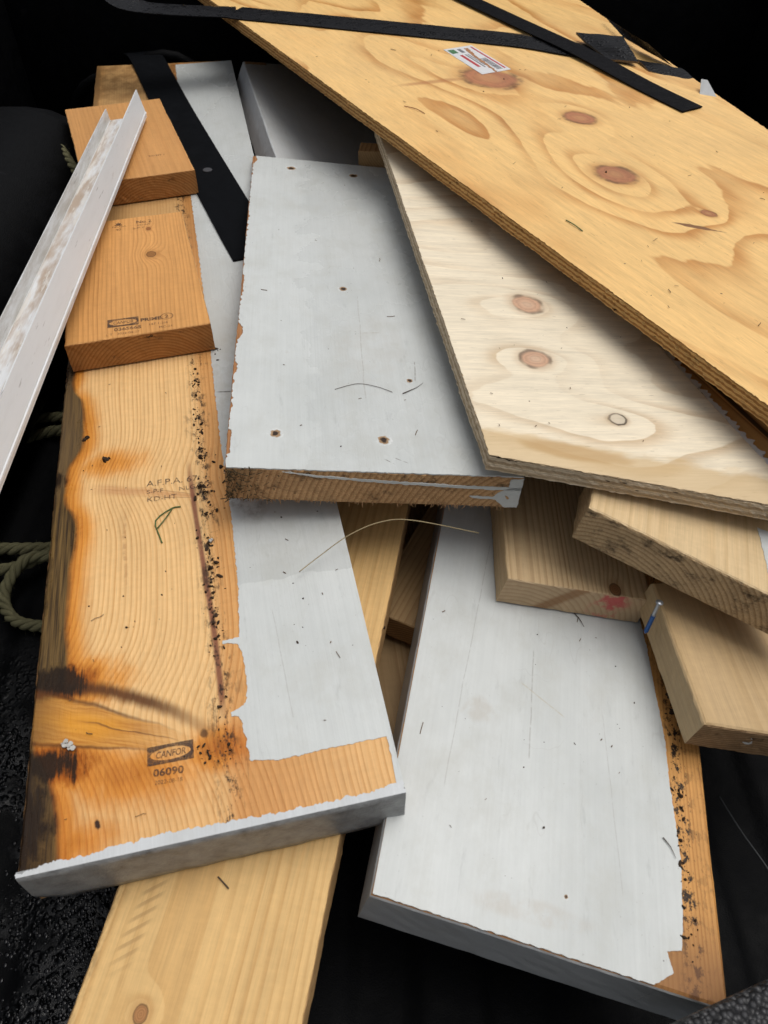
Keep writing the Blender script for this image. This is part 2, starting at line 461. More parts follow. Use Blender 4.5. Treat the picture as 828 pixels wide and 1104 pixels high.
# ------------------------------------------------------------------ LEFT LONG BOARD
L_LOC, L_ROT, L_T = (-0.2692, 0.1904, 0.206), (0.0141, 0.0103, 0.2129), 0.060
L_POLY = [(0, 0), (0.2928, 0.0035), (0.2927, 1.7085), (0, 1.7229)]
def left_wood():
    g = G('stained spruce face')
    kn = [(0.030, 0.128, 0.030, 0.020, 1.3, 0.0, (0.42, 0.17, 0.03))]
    x, y = g.x, g.y
    # the spike knot lies from the left arris to the right: an ellipse that narrows
    col, hgt, w1 = wood(g, (0.74, 0.475, 0.215), (0.53, 0.270, 0.085), sp=0.0048, pith=(-0.30, 0.10), strength=0.72, warp=0.0032, seed=1.7,
                        knots=[(0.075, 0.395, 0.034, 0.018, 1.0, -0.12, None), (0.050, 0.118, 0.060, 0.022, 1.5, -0.36, None), (0.01, 0.43, 0.02, 0.03, -0.9, 0, None)], blot=0.22)
    def spike(bx, by, tx, ty, w0, pw, wob=0.004):
        L = math.hypot(tx - bx, ty - by); ux, uy = (tx - bx) / L, (ty - by) / L
        nz = (g.noise(g.vec(x * 22 + bx * 50, y * 22, 0.0), 1, 3) - 0.5) * (wob * 2)
        t = ((x - bx) * ux + (y - by) * uy) / L; n = (y - by) * ux - (x - bx) * uy + nz
        hw = g.m('POWER', g.mx(1.0 - t, 0.0001), pw) * w0
        st = g.noise(g.vec(t * (L * 26), n * 420, by), 1, 3, 0.65)
        return g.abs(n) / hw, t, n / hw, st
    cl = g.noise(g.vec(x * 30, y * 22, 0.0), 1, 4, 0.65)
    fib = g.noise(g.vec(x * 420, y * 9, 0.0), 1, 3, 0.65)
    wob = (g.noise(g.vec(x * 8 + 5, y * 16, 0.0), 1, 3) - 0.5)
    wx = g.curve(y, [(0.0, 0.030), (0.03, 0.026), (0.06, 0.020), (0.085, 0.012), (0.10, 0.004), (0.135, 0.003), (0.15, 0.026), (0.175, 0.0265), (0.2035, 0.0237), (0.2834, 0.0227), (0.3216, 0.0256), (0.36, 0.0204), (0.392, 0.012), (0.4277, 0.0129), (0.4758, 0.0266), (0.5438, 0.0225), (0.596, 0.010), (1.0, 0.012), (1.72, 0.010)], 0.0, 0.06) + wob * 0.006
    warp1 = g.noise(g.vec(x * 70 + 3.0, y * 42, 0.0), 1, 4, 0.65)
    def blob(a, b, rx, ry, ang=0.0):
        d = spot(g, a, b, rx, ry, ang, 0.0) + (warp1 - 0.5) * 0.75
        d = g.mx(d, 0.0)
        return g.exp(d * d * -1.0)
    fine = g.noise(g.vec(x * 48, y * 26, 0.0), 1, 6, 0.7)
    fb = g.noise(g.vec(x * 330, y * 10, 0.0), 1, 3, 0.7)
    # how deep the brown water stain has soaked in
    S = g.exp((x - wx) * (x - wx) * -2600.0) * g.ss(y, 0.62, 0.50, 0.25, 0.62)
    for a, b, rx, ry, ang, amt in ((0.012, 0.160, 0.058, 0.026, -0.20, 1.12), (0.008, 0.082, 0.060, 0.026, -0.20, 1.12), (0.000, 0.030, 0.036, 0.085, 0.0, 1.10), (0.070, 0.062, 0.080, 0.030, -0.25, 0.62),
                                   (0.055, 0.430, 0.050, 0.026, 0.0, 0.55), (0.000, 0.412, 0.022, 0.030, 0.0, 1.0), (0.000, 0.600, 0.022, 0.06, 0.0, 0.9), (0.150, 0.068, 0.028, 0.022, 0.0, 0.75), (0.030, 0.015, 0.05, 0.02, 0.0, 0.6), (0.0, 0.27, 0.010, 0.12, 0.0, 0.85)):
        S = g.mx(S, blob(a, b, rx, ry, ang) * amt)
    S = S + (fine - 0.5) * 0.26 + (fb - 0.5) * 0.22
    col = g.mix(g.ss(S, 0.08, 0.55), col, (0.86, 0.56, 0.22), 'MULTIPLY')
    col = g.mix(g.ss(S, 0.46, 0.85), col, (0.56, 0.38, 0.22), 'MULTIPLY')
    # waney, bark-stained edge
    wane = g.ss(x - wx + (fb - 0.5) * 0.003, -0.0030, 0.0015, 1.0, 0.0)
    olive = g.mix(g.ss(fb, 0.3, 0.68), (0.030, 0.018, 0.009), (0.165, 0.100, 0.034))
    olive = g.mix(g.ss(y, 0.36, 0.42) * 0.5, olive, (0.13, 0.088, 0.048))
    col = g.mix(wane, col, olive)
    col = g.mix(g.ss(g.abs(x - wx), 0.0, 0.004, 0.6, 0.0) * g.ss(cl, 0.3, 0.6), col, (0.085, 0.036, 0.012))
    d, t, sn, st = spike(0.040, 0.392, 0.150, 0.360, 0.0085, 0.5)
    col = g.mix(g.ss(d, 0.2, 1.3, 0.55, 0.0) * g.ss(t, -0.1, 0.2), col, g.mix(g.ss(st, 0.35, 0.65), (0.36, 0.135, 0.045), (0.50, 0.24, 0.10)))
    col = g.mix(g.ss(g.abs(d - 1.0), 0.0, 0.35, 0.45, 0.0) * g.ss(t, 0.3, 0.8) * g.ss(t, 1.05, 0.95), col, (0.20, 0.075, 0.03))
    d, t, sn, st = spike(-0.008, 0.131, 0.150, 0.070, 0.0255, 0.72, 0.006)
    heart = g.ss(spot(g, 0.045, 0.112, 0.045, 0.015, -0.35, 0.4, 7.0), 0.2, 1.1, 1.0, 0.0)
    amb = g.mix(g.ss(st, 0.3, 0.7), (0.42, 0.165, 0.026), (0.62, 0.305, 0.065))
    amb = g.mix(heart * 0.85, amb, g.mix(st, (0.55, 0.200, 0.010), (0.72, 0.330, 0.024)))
    amb = g.mix(g.ss(x, 0.035, 0.0, 0.0, 0.75), amb, (0.16, 0.085, 0.028))
    col = g.mix(g.ss(d, 0.85, 1.06, 0.92, 0.0) * g.ss(t, 0.95, 0.5), col, amb)
    col = g.mix(g.ss(g.abs(d - 1.0), 0.0, 0.16, 0.75, 0.0) * g.ss(t, 0.9, 0.4), col, (0.09, 0.033, 0.010))
    crack = g.ss(g.abs(sn - 0.15 + (st - 0.5) * 0.3), 0.0, 0.10, 0.7, 0.0) * g.ss(t, 0.25, 0.4) * g.ss(t, 0.85, 0.7)
    col = g.mix(crack, col, (0.12, 0.05, 0.02))
    # dark brown sweep from the knot to the right
    sw = y - g.curve(x, [(0.0, 0.150), (0.03, 0.149), (0.06, 0.141), (0.09, 0.126), (0.12, 0.107), (0.14, 0.090), (0.165, 0.066), (0.3, 0.05)], 0.0, 0.2) + (fb - 0.5) * 0.006 + (fine - 0.5) * 0.006
    col = g.mix(g.ss(g.abs(sw), 0.0010, 0.0115, 0.95, 0.0) * g.ss(x, 0.09, 0.17, 1.0, 0.0), col, g.mix(fb, (0.045, 0.016, 0.006), (0.15, 0.052, 0.014)))
    # almost black where it has rotted
    black = g.ss(S + (fb - 0.5) * 0.75 + (fine - 0.5) * 0.5, 0.72, 0.98) * g.ss(d, 0.80, 1.15)
    col = g.mix(black * 0.97, col, g.mix(fb, (0.007, 0.005, 0.004), (0.030, 0.017, 0.009)))
    col = g.mix(g.ss(x, 0.28, 0.12, 0.0, 0.30) * g.ss(y, 0.14, 0.0), col, (0.75, 0.50, 0.26), 'MULTIPLY')
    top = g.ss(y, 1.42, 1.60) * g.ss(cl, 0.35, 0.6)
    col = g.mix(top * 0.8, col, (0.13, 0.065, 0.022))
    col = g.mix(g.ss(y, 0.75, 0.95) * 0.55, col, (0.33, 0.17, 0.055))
    # reddish pith line and the dirt along the former joint
    px = g.curve(y, [(0.0, 0.158), (0.114, 0.157), (0.176, 0.1555), (0.25, 0.151), (0.36, 0.1444), (0.42, 0.142), (1.72, 0.14)], 0.1, 0.2)
    col = g.mix(g.ss(g.abs(x - px), 0.001, 0.0042, 0.9, 0.0) * g.ss(y, 0.37, 0.43, 1.0, 0.0) * g.ss(y, 0.09, 0.12) * g.ss(cl, 0.2, 0.45, 0.6, 1.0), col, (0.20, 0.068, 0.040))
    jd = g.ss(g.abs(x - 0.1575 - wob * 0.012), 0.002, 0.014, 1.0, 0.0) * g.ss(g.noise(g.vec(x * 120, y * 60, 0.0), 1, 5, 0.75), 0.50, 0.62)
    col = g.mix(jd, col, (0.030, 0.018, 0.012))
    edge2 = g.ss(x, 0.150, 0.166)
    col = g.mix(edge2 * 0.7 * g.ss(x, 0.29, 0.18, 0.4, 1.0), col, (0.74, 0.52, 0.32), 'MULTIPLY')
    crust = g.ss(g.abs(x - 0.158 - wob * 0.015), 0.0, 0.024, 1.0, 0.0) * g.ss(y, 0.075, 0.0, 1.0, 0.3) * g.ss(fine + (fb - 0.5) * 0.4, 0.55, 0.68)
    col = g.mix(crust * 0.9, col, (0.035, 0.020, 0.012))
    # small pin knot, hole and resin streak
    for (a, b, rx, ry, s, am) in ((0.0564, 0.0251, 0.0022, 0.0042, 1.0, 1.0), (0.1405, 0.084, 0.0035, 0.0045, 2.0, 0.75)):
        col = g.mix(g.ss(spot(g, a, b, rx, ry, 0.3, 0.3, s), 0.6, 1.2, am, 0.0), col, (0.04, 0.018, 0.01))
    rs = g.ss(g.abs(x - 0.0755 + wob * 0.012), 0.0006, 0.0028, 0.55, 0.0) * g.ss(y, 0.24, 0.27) * g.ss(y, 0.36, 0.33) * g.ss(g.noise(g.vec(x * 40, y * 70, 1.0), 1, 3), 0.4, 0.6)
    col = g.mix(rs, col, (0.34, 0.16, 0.06))
    col = specks(g, col, 0.55, 5.0)
    wet = g.ss(S, 0.3, 0.7)
    return g.finish(col, g.ss(cl, 0.3, 0.7, 0.34, 0.52) - wet * 0.14, hgt + cl * 0.3, 0.35, 0.0007, spec=0.22)
def left_side():
    g = G('bark stained board side')
    col, h, _ = wood(g, (0.19, 0.10, 0.04), (0.06, 0.03, 0.012), seed=8.0, blot=0.5)
    return g.finish(col, 0.6, h, 0.4, 0.0008, spec=0.3)
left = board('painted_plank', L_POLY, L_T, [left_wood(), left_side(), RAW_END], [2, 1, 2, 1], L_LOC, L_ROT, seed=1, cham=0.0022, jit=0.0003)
tag(left, 'longest orange plank with bare stained strip and white paint along its right half', 'plank')
LC = [(0.1697, 1.6994), (0.1745, 1.0413), (0.1771, 0.873), (0.1791, 0.6071), (0.1793, 0.4515), (0.1823, 0.3179), (0.1813, 0.2289), (0.1773, 0.1727), (0.1621, 0.1718), (0.1620, 0.1680), (0.1700, 0.1675), (0.1755, 0.1650), (0.1785, 0.1550), (0.1797, 0.1262), (0.1785, 0.1100), (0.1750, 0.1030), (0.1680, 0.1000), (0.1635, 0.0985), (0.1640, 0.0945), (0.1700, 0.0935), (0.1722, 0.0874), (0.1758, 0.0524), (0.1994, 0.0483), (0.2355, 0.0497), (0.2885, 0.0501), (0.2885, 0.031), (0.2875, 0.008), (0.2932, 0.0055), (0.2931, 1.7060)]
pm = paint('worn white paint on plank', seed=2.0, dirt=0.9, damp=('y', 0.232, 0.02, 0.10), smear=0.5, scratches=[(0.1790, 0.5325, 0.2010, 0.5285, 0.0016, (0.04, 0.03, 0.025), 1.0), (0.21, 0.20, 0.215, 0.08, 0.0007, (0.3, 0.29, 0.27), 0.5)],
           stains=[(0.235, 0.55, 0.07, 0.25, 0.35, (0.36, 0.33, 0.28)), (0.20, 0.36, 0.03, 0.05, 0.6, (0.12, 0.09, 0.06))])
LK = len(LC)
sheet('paint_coat', ragged(LC, 0.0014, 0.0010, 3, keep=(LK - 4, LK - 3, LK - 2, LK - 1)), -0.0005, 0.0006, pm, left)
def shaded_end():
    g = G('shade-toned painted end')
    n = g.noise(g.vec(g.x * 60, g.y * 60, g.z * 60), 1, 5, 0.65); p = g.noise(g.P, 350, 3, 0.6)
    col = g.mix(g.ss(n, 0.3, 0.75), (0.31, 0.32, 0.32), (0.17, 0.17, 0.168))  # end coat toned darker: the near face's shade is put into its colour
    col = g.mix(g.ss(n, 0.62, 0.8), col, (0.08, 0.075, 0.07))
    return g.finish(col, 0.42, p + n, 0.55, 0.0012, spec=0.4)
GE = shaded_end()
lip = [(-0.0004, -0.0030), (0.2932, 0.0005)] + [(0.2928, 0.0105), (0.2663, 0.0065), (0.1927, 0.0055), (0.1089, 0.0080), (0.0597, 0.0045), (0.0271, 0.0035), (0.0, 0.0006)]
lipmat = paint('white paint ridge', base=(0.60, 0.62, 0.63), seed=7.0, dirt=0.3, rough=0.3)
sheet('paint_ridge', ragged(lip, 0.0012, 0.0018, 5, keep=(0,)), -0.0008, 0.0010, lipmat, left)
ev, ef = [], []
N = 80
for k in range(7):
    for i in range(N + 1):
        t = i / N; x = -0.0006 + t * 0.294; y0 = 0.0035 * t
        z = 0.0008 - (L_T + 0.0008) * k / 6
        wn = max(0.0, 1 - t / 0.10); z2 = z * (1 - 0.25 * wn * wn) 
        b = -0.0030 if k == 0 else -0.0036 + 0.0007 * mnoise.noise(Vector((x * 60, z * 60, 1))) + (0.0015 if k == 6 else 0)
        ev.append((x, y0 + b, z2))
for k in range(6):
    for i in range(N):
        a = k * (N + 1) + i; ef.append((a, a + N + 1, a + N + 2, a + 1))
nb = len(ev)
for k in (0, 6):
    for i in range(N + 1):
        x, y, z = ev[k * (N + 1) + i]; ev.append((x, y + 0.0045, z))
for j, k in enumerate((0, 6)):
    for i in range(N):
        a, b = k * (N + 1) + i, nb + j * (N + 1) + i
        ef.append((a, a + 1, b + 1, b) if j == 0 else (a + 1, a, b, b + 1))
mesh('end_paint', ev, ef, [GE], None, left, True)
# grade stamps
text('A.F.P.A. 67', 0.0125, 0.0960, 0.3845, INK, left, rot=-0.02, sx=0.98)
text('S-P-F', 0.0085, 0.0962, 0.3735, INK, left, rot=-0.02)
text('KD-HT', 0.0098, 0.0962, 0.3615, INK, left, rot=-0.02, sx=1.05)
text('NLGA', 0.0090, 0.1300, 0.3715, INK, left, rot=0.03)
text('2', 0.0150, 0.1570, 0.3700, INK, left)
def logo(par, x0, y0, w, h, s):
    """printed frame with an oval left blank round the maker's word"""
    fr = [(x0, y0), (x0 + w, y0 - 0.001), (x0 + w + 0.0003, y0 + h - 0.001), (x0 + 0.0002, y0 + h)]
    verts, faces = [], []
    M = 40
    for i in range(M):
        a = 2 * math.pi * i / M
        ex, ey = x0 + w / 2 + w * 0.44 * math.cos(a), y0 + h / 2 - 0.0005 + h * 0.33 * math.sin(a)
        k = max(abs(math.cos(a)), abs(math.sin(a)))
        bx, by = x0 + w / 2 + w * 0.5 * math.cos(a) / k, y0 + h / 2 - 0.0005 + h * 0.5 * math.sin(a) / k
        verts += [(ex, ey, 0.0005), (bx, by, 0.0005)]
    for i in range(M):
        j = (i + 1) % M; faces.append((2 * i, 2 * i + 1, 2 * j + 1, 2 * j))
    mesh('ink_stamp', verts, faces, [INK], None, par)
    text(s, h * 0.50, x0 + w * 0.5, y0 + h * 0.30, INK, par, sx=w / h / 3.1, shear=0.2, bold=0.0001, align='CENTER')
logo(left, 0.0942, 0.0645, 0.037, 0.0165, 'CANFOR')
text('06090', 0.0088, 0.0985, 0.0545, INK, left, rot=-0.05, sx=1.1, bold=0.0002)
text('2022-08-18', 0.0050, 0.0995, 0.0475, INK, left, rot=-0.05, sx=0.95)

# ------------------------------------------------------------------ LOWER LEFT BOARD
def pine(name, light, dark, **k):
    dirt = k.pop('dirt', 0.3); ex = k.pop('extra', None); rough = k.pop('rough', 0.55)
    g = G(name); col, h, w1 = wood(g, light, dark, **k)
    if ex: col = ex(g, col)
    col = specks(g, col, dirt, k.get('seed', 0))
    return g.finish(col, rough, h, 0.3, 0.0006, spec=0.25)
def ll_extra(g, col):
    # planer chatter marks and edge mould
    u = g.fract((g.y * 0.8 - g.x * 0.62) / 0.0075)
    band = g.ss(g.abs(g.x - 0.026 - (g.y - 0.12) * 0.12), 0.004, 0.011, 1.0, 0.0) * g.ss(g.y, 0.080, 0.11) * g.ss(g.y, 0.175, 0.15)
    col = g.mix(g.ss(u, 0.5, 0.75) * band * 0.55, col, (0.36, 0.22, 0.09))
    ed = g.ss(g.x, 0.014, 0.0, 0.0, 0.6) * g.ss(g.noise(g.vec(g.x * 90, g.y * 30, 0.0), 1, 4, 0.7), 0.42, 0.62)
    return g.mix(ed, col, (0.20, 0.12, 0.05))
ll = board('pine_plank', [(0, 0), (0.1677, 0.0271), (0.1693, 0.6725), (0, 0.6441)], 0.036,
           [pine('clean pine', (0.66, 0.430, 0.180), (0.49, 0.265, 0.085), sp=0.0068, pith=(0.06, 0.06), seed=4.0, strength=0.55, warp=0.010, blot=0.38, extra=ll_extra,
                 knots=[(0.0505, 0.068, 0.0050, 0.0062, 0.5, 0, (0.40, 0.19, 0.07))]), RAW_SIDE, RAW_END], [2, 1, 2, 1],
           (-0.2381, 0.0559, 0.1410), (0.0079, 0.0013, -0.1662), seed=2)
tag(ll, 'clean pale pine plank poking out from under the stained plank at the bottom', 'plank')

# ------------------------------------------------------------------ LOWER RIGHT WHITE BOARD
LR_LOC, LR_ROT = (-0.0107, 0.1886, 0.165), (-0.0484, 0.1958, -0.1939)
def lr_extra(g, col):
    n = g.noise(g.vec(g.x * 120, g.y * 70, 0.0), 1, 5, 0.75)
    e = g.ss(g.abs(g.x - 0.263), 0.004, 0.012, 1.0, 0.25)
    col = g.mix(g.ss(n, 0.51, 0.58) * e, col, (0.03, 0.019, 0.012))
    return g.mix(g.ss(g.y, 0.07, 0.0, 0.0, 0.7), col, (0.19, 0.085, 0.035))
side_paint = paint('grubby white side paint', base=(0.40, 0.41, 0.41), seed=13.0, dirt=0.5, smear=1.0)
lr = board('white_board', [(0, 0), (0.2881, -0.0127), (0.294, 0.720), (0, 0.690)], 0.058,
           [pine('orange bare strip', (0.58, 0.295, 0.090), (0.38, 0.160, 0.040), seed=6.0, extra=lr_extra, dirt=0.9), side_paint, RAW_END], [1, 2, 2, 1],
           LR_LOC, LR_ROT, seed=3, cham=0.0032, jit=0.00012, step=0.012)
tag(lr, 'wide white painted board at lower right with a bare orange strip down its right edge', 'board')
RC = [(0.0016, 0.0016), (0.2277, -0.0085), (0.2443, 0.0038), (0.2400, 0.0183), (0.2525, 0.0215), (0.2560, 0.0482), (0.2570, 0.070), (0.2586, 0.0929), (0.2551, 0.1508), (0.2541, 0.1605), (0.2528, 0.2139), (0.2467, 0.2617), (0.241, 0.3156), (0.2356, 0.3488), (0.236, 0.70), (0.0016, 0.688)]
rp = paint('white paint with scuffs', seed=21.0, dirt=0.75, holes=[(0.1565, 0.0385, 0.0016)], smear=0.45,
           scratches=[(0.06, 0.40, 0.045, 0.10, 0.0007, (0.30, 0.29, 0.27), 0.6), (0.19, 0.22, 0.205, 0.05, 0.0007, (0.32, 0.31, 0.29), 0.5), (0.1178, 0.2723, 0.1194, 0.1483, 0.0009, (0.30, 0.29, 0.27), 0.8), (0.1057, 0.229, 0.1536, 0.2021, 0.0010, (0.42, 0.36, 0.24), 0.7)],
           stains=[(0.0674, 0.1857, 0.020, 0.016, 0.35, (0.40, 0.35, 0.28)), (0.13, 0.02, 0.06, 0.010, 0.25, (0.40, 0.33, 0.25))])
sheet('paint_coat', ragged(RC, 0.0018, 0.0006, 9, keep=(13, 14, 15)), -0.0005, 0.0006, rp, lr)

# ------------------------------------------------------------------ CENTRE WHITE BOARD
C_LOC, C_ROT = (-0.1542, 0.5389, 0.2852), (-0.0624, 0.0963, 0.0849)
rough_end = endgrain('rough sawn brown end', (0.54, 0.325, 0.155), (0.32, 0.165, 0.07), sp=0.0060, pith=(0.34, -0.10), rough_sawn=0.6, seed=2.0, dirt=0.35)
def c_side():
    g = G('bare brown arris'); col, h, _ = wood(g, (0.36, 0.17, 0.07), (0.20, 0.085, 0.03), seed=12.0, blot=0.5)
    return g.finish(col, 0.7, h, 0.5, 0.001, spec=0.2)
ce = board('white_board', [(0, 0), (0.2965, -0.0108), (0.2954, 0.8328), (0, 0.8606)], 0.041, [c_side(), c_side(), rough_end], [2, 1, 2, 1], C_LOC, C_ROT, seed=4, cham=0.0012, jit=0.00025)
tag(ce, 'white painted board in the middle with four nail holes and a rough brown sawn end', 'board')
rnd = random.Random(5)
CC = [(0.0015, -0.0002), (0.2965, -0.0106), (0.2954, 0.8326), (0.0010, 0.8600)]
CC = ragged(CC[:3], 0.002, 0.0006, 4, closed=False, keep=(1,)) + [(0.2954, 0.8326)] + ragged([(0.2954, 0.8326), (0.0010, 0.8600)], 0.002, 0.0009, 5, closed=False)
yy = 0.8600
while yy > 0.006:                    # chipped left arris
    chip = max(0.0, mnoise.noise(Vector((yy * 22, 4.2, 0))) - 0.05) * 0.012 + max(0.0, mnoise.noise(Vector((yy * 160, 1.2, 0)))) * 0.0042
    if 0.02 < yy < 0.06: chip += 0.003
    CC.append((0.0003 + chip + rnd.random() * 0.0006, yy)); yy -= 0.0018
cp = paint('white paint with nail holes', seed=31.0, dirt=0.65, smear=0.45, damp=('x', 0.085, 0.13, 0.045),
           holes=[(0.0482, 0.0541, 0.0056), (0.1592, 0.0462, 0.0060), (0.1345, 0.3735, 0.0052), (0.1994, 0.1575, 0.0036), (0.0668, 0.8082, 0.0075), (0.174, 0.7906, 0.0075)],
           scratches=[(0.1521, 0.3569, 0.1457, 0.1186, 0.0008, (0.34, 0.32, 0.29), 0.75), (0.150, 0.26, 0.176, 0.262, 0.0009, (0.35, 0.30, 0.24), 0.8), (0.21, 0.20, 0.206, 0.155, 0.0009, (0.12, 0.09, 0.07), 0.8),
                      (0.156, 0.016, 0.168, 0.006, 0.0008, (0.10, 0.07, 0.05), 0.9), (0.166, 0.018, 0.182, 0.008, 0.0008, (0.10, 0.07, 0.05), 0.9)],
           stains=[(0.16, 0.22, 0.05, 0.10, 0.22, (0.40, 0.37, 0.32))])
sheet('paint_coat', CC, -0.0005, 0.0008, cp, ce)
def on_end(x, d): return (x, -d)
white_end = paint('white paint on sawn end', seed=41.0, dirt=0.2)
yo = lambda x: -0.0364 * x
for pts in ([(0.055, -0.0025), (0.10, -0.0065), (0.16, -0.0100), (0.235, -0.0130), (0.297, -0.0130), (0.297, -0.0175), (0.23, -0.0160), (0.15, -0.0125), (0.090, -0.0082)],
            [(0.245, -0.0265), (0.270, -0.0262), (0.276, -0.0190), (0.283, -0.0150), (0.284, -0.003), (0.2972, -0.001), (0.2972, -0.0405), (0.284, -0.0405), (0.278, -0.0350), (0.272, -0.0300), (0.248, -0.0285)]):
    rg = ragged(pts, 0.0015, 0.0007, 6)
    o = sheet('paint_smear', rg, -0.0010, 0.0014, white_end, ce, 'xz', 0.0006)
    for v in o.data.vertices: v.co.y += yo(v.co.x)
# frayed fibres along the lower arris of the sawn end
parts = []
for i in range(150):
    x = rnd.random() ** 0.8 * 0.290; z = -0.041 + rnd.random() * 0.004
    L = 0.0015 + rnd.random() ** 3 * 0.005; w = 0.0003 + rnd.random() * 0.0005
    y = yo(x) - 0.0005; dx, dy, dz = rnd.gauss(0, 0.5), -0.35 * rnd.random(), -1
    parts.append(tube_verts([(x, y + 0.001, z + 0.001), (x + dx * L * 0.4, y + dy * L * 0.5, z + dz * L * 0.5), (x + dx * L, y + dy * L, z + dz * L)], w, 4, [1, 0.7, 0.15]))
v, f = join(parts)
tag(mesh('frayed_fibres', v, f, [plain('frayed wood fibre', (0.30, 0.17, 0.08), 0.8)], None, ce), kind='stuff')

# ------------------------------------------------------------------ BLOCKS ON THE LEFT BOARD
def block_end(n, seed): return endgrain(n, (0.44, 0.205, 0.065), (0.27, 0.105, 0.028), sp=0.0042, pith=(0.10, -0.085), seed=seed, dirt=0.12)
def red_edge(g, col):
    m = g.ss(g.x, 0.150, 0.166) * g.ss(g.y, 0.008, 0.001) * g.ss(g.noise(g.P, 160, 3), 0.45, 0.6)
    return g.mix(m * 0.7, col, (0.42, 0.03, 0.03))
b2 = board('timber_block', [(0, 0), (0.1764, 0.0084), (0.1628, 0.3146), (0, 0.3056)], 0.040,
           [pine('orange fir face', (0.60, 0.300, 0.095), (0.40, 0.165, 0.042), sp=0.0050, pith=(-0.05, 0.06), seed=9.0, strength=0.62, warp=0.017, blot=0.34, extra=red_edge, dirt=0.2,
                 knots=[(0.1121, 0.1961, 0.0062, 0.0075, 0.75, 0, (0.30, 0.13, 0.035)), (0.1115, 0.2706, 0.003, 0.0045, 0.25, 0, (0.30, 0.11, 0.03))]), RAW_SIDE, block_end('fir end', 1.0)], [2, 1, 2, 1],
           (-0.3867, 0.7813, 0.2564), (0.0144, 0.0098, 0.2464), seed=5)
tag(b2, 'orange timber offcut with printed oval logo, resting on the stained plank', 'timber block', 'timber offcuts on the long plank')
b1 = board('timber_block', [(0, 0), (0.176, -0.0036), (0.1732, 0.3233), (0, 0.3236)], 0.040,
           [pine('plain fir face', (0.53, 0.265, 0.088), (0.40, 0.175, 0.050), sp=0.0060, pith=(0.13, 0.05), seed=15.0, strength=0.5, warp=0.012, blot=0.3, dirt=0.3), RAW_SIDE, block_end('plain fir end', 5.0)], [2, 1, 2, 1],
           (-0.4754, 1.2095, 0.2625), (0.0155, 0.0082, 0.3585), seed=6)
tag(b1, 'plain unprinted timber offcut under the top end of the white metal channel', 'timber block', 'timber offcuts on the long plank')
logo(b2, 0.0513, 0.0265, 0.038, 0.0175, 'CANFOR')
text('PRIME', 0.0098, 0.0912, 0.0310, INK, b2, sx=1.0, bold=0.0003)
text('2', 0.0095, 0.1215, 0.0330, INK, b2, bold=0.0002)
parts = []
for i in range(24):                      # ring round the 2
    a = 2 * math.pi * i / 24; b = 2 * math.pi * (i + 1) / 24
    q = [(0.1242 + r * 1.15 * math.cos(t), 0.0362 + r * math.sin(t), 0.0005) for t in (a, b) for r in (0.0062, 0.0070)]
    parts.append((q, [(0, 1, 3, 2)]))
v, f = join(parts); mesh('ink_stamp', v, f, [INK], None, b2)
text('036S66S', 0.0092, 0.0590, 0.0170, INK, b2, sx=1.05, bold=0.0002)
text('2022-04-27', 0.0058, 0.0625, 0.0085, INK, b2, sx=1.0)
text('147 1-3/4', 0.0062, 0.1005, 0.0205, INK, b2, sx=1.0)
text('MC-24', 0.0060, 0.1130, 0.0115, INK, b2, sx=1.0)
text('L T', 0.0060, 0.0490, 0.0085, INK, b2)
text('No.2', 0.0115, 0.0945, 0.2895, INK, b2, sx=0.95, bold=0.0002)
text('KD-HT', 0.0062, 0.0960, 0.2815, INK, b2)
text('S-P-F', 0.0075, 0.0890, 0.2725, INK, b2, sx=1.1)
text('NLGA', 0.0060, 0.0600, 0.2830, INK, b2, sx=1.3)
text('40', 0.0080, 0.0650, 0.2735, INK, b2)
lf = [(0.0630, 0.2895), (0.0665, 0.2915), (0.0650, 0.2955), (0.0680, 0.2950), (0.0690, 0.2990), (0.0703, 0.2950), (0.0733, 0.2955), (0.0715, 0.2915), (0.0752, 0.2895), (0.0690, 0.2885)]
sheet('ink_stamp', lf, 0.0003, 0.0005, INK, b2)
text('KD-HT 2', 0.0070, 0.1130, 0.0690, INK, b1, rot=-0.05)

# ------------------------------------------------------------------ PLYWOOD SHEETS
P1_LOC, P1_ROT, P1_T = (0.4265, 0.5068, 0.3158), (0.0214, 0.0018, 0.5188), 0.020
P1 = [(0, 0), (0.4365, 0.2293), (0.7439, 1.4090), (0, 1.8095)]
def p1_extra(g, col, fib, bl):
    x, y = g.x, g.y
    gd = spot(g, 0.1995, 0.3926, 0.0050, 0.0352, 0.66, 0.6, 4.0)
    col = g.mix(g.ss(gd, 0.75, 1.0, 1.0, 0.0), col, (0.22, 0.105, 0.040))
    st = spot(g, 0.1607, 0.9847, 0.0829, 0.0104, -0.20, 0.4, 2.0)
    col = g.mix(g.ss(st, 0.3, 1.1, 0.6, 0.0), col, (0.40, 0.16, 0.055))
    return col
RED = (0.34, 0.135, 0.062)
p1f = ply_face('golden ply veneer', (0.82, 0.525, 0.205), (0.50, 0.215, 0.048),
               [(0.2643, 0.9527, 0.0415, 0.0539, 0.35, RED), (0.2917, 0.7425, 0.0207, 0.0275, 0.35, RED), (0.2077, 0.5603, 0.0244, 0.0311, 0.35, RED), (0.2395, 0.4132, 0.0073, 0.0114, 0.3, (0.30, 0.12, 0.05))],
               seed=3.3, scale=(4.6, 1.5), bands=9.0, strength=0.9, extra=p1_extra, wisps=0.45, rough=0.42)
p1e = ply_edge('golden ply edge', P1_T, 7, (0.64, 0.39, 0.145), (0.36, 0.175, 0.055), 1.0)
ply1 = board('plywood_sheet', P1, P1_T - 0.0016, [p1e], [0, 0, 0, 0], P1_LOC, P1_ROT, seed=7, cham=0.0006, jit=0.0007, step=0.004, top=-0.0016)
tag(ply1, 'large golden plywood sheet with reddish knots lying on top under black straps', 'plywood')
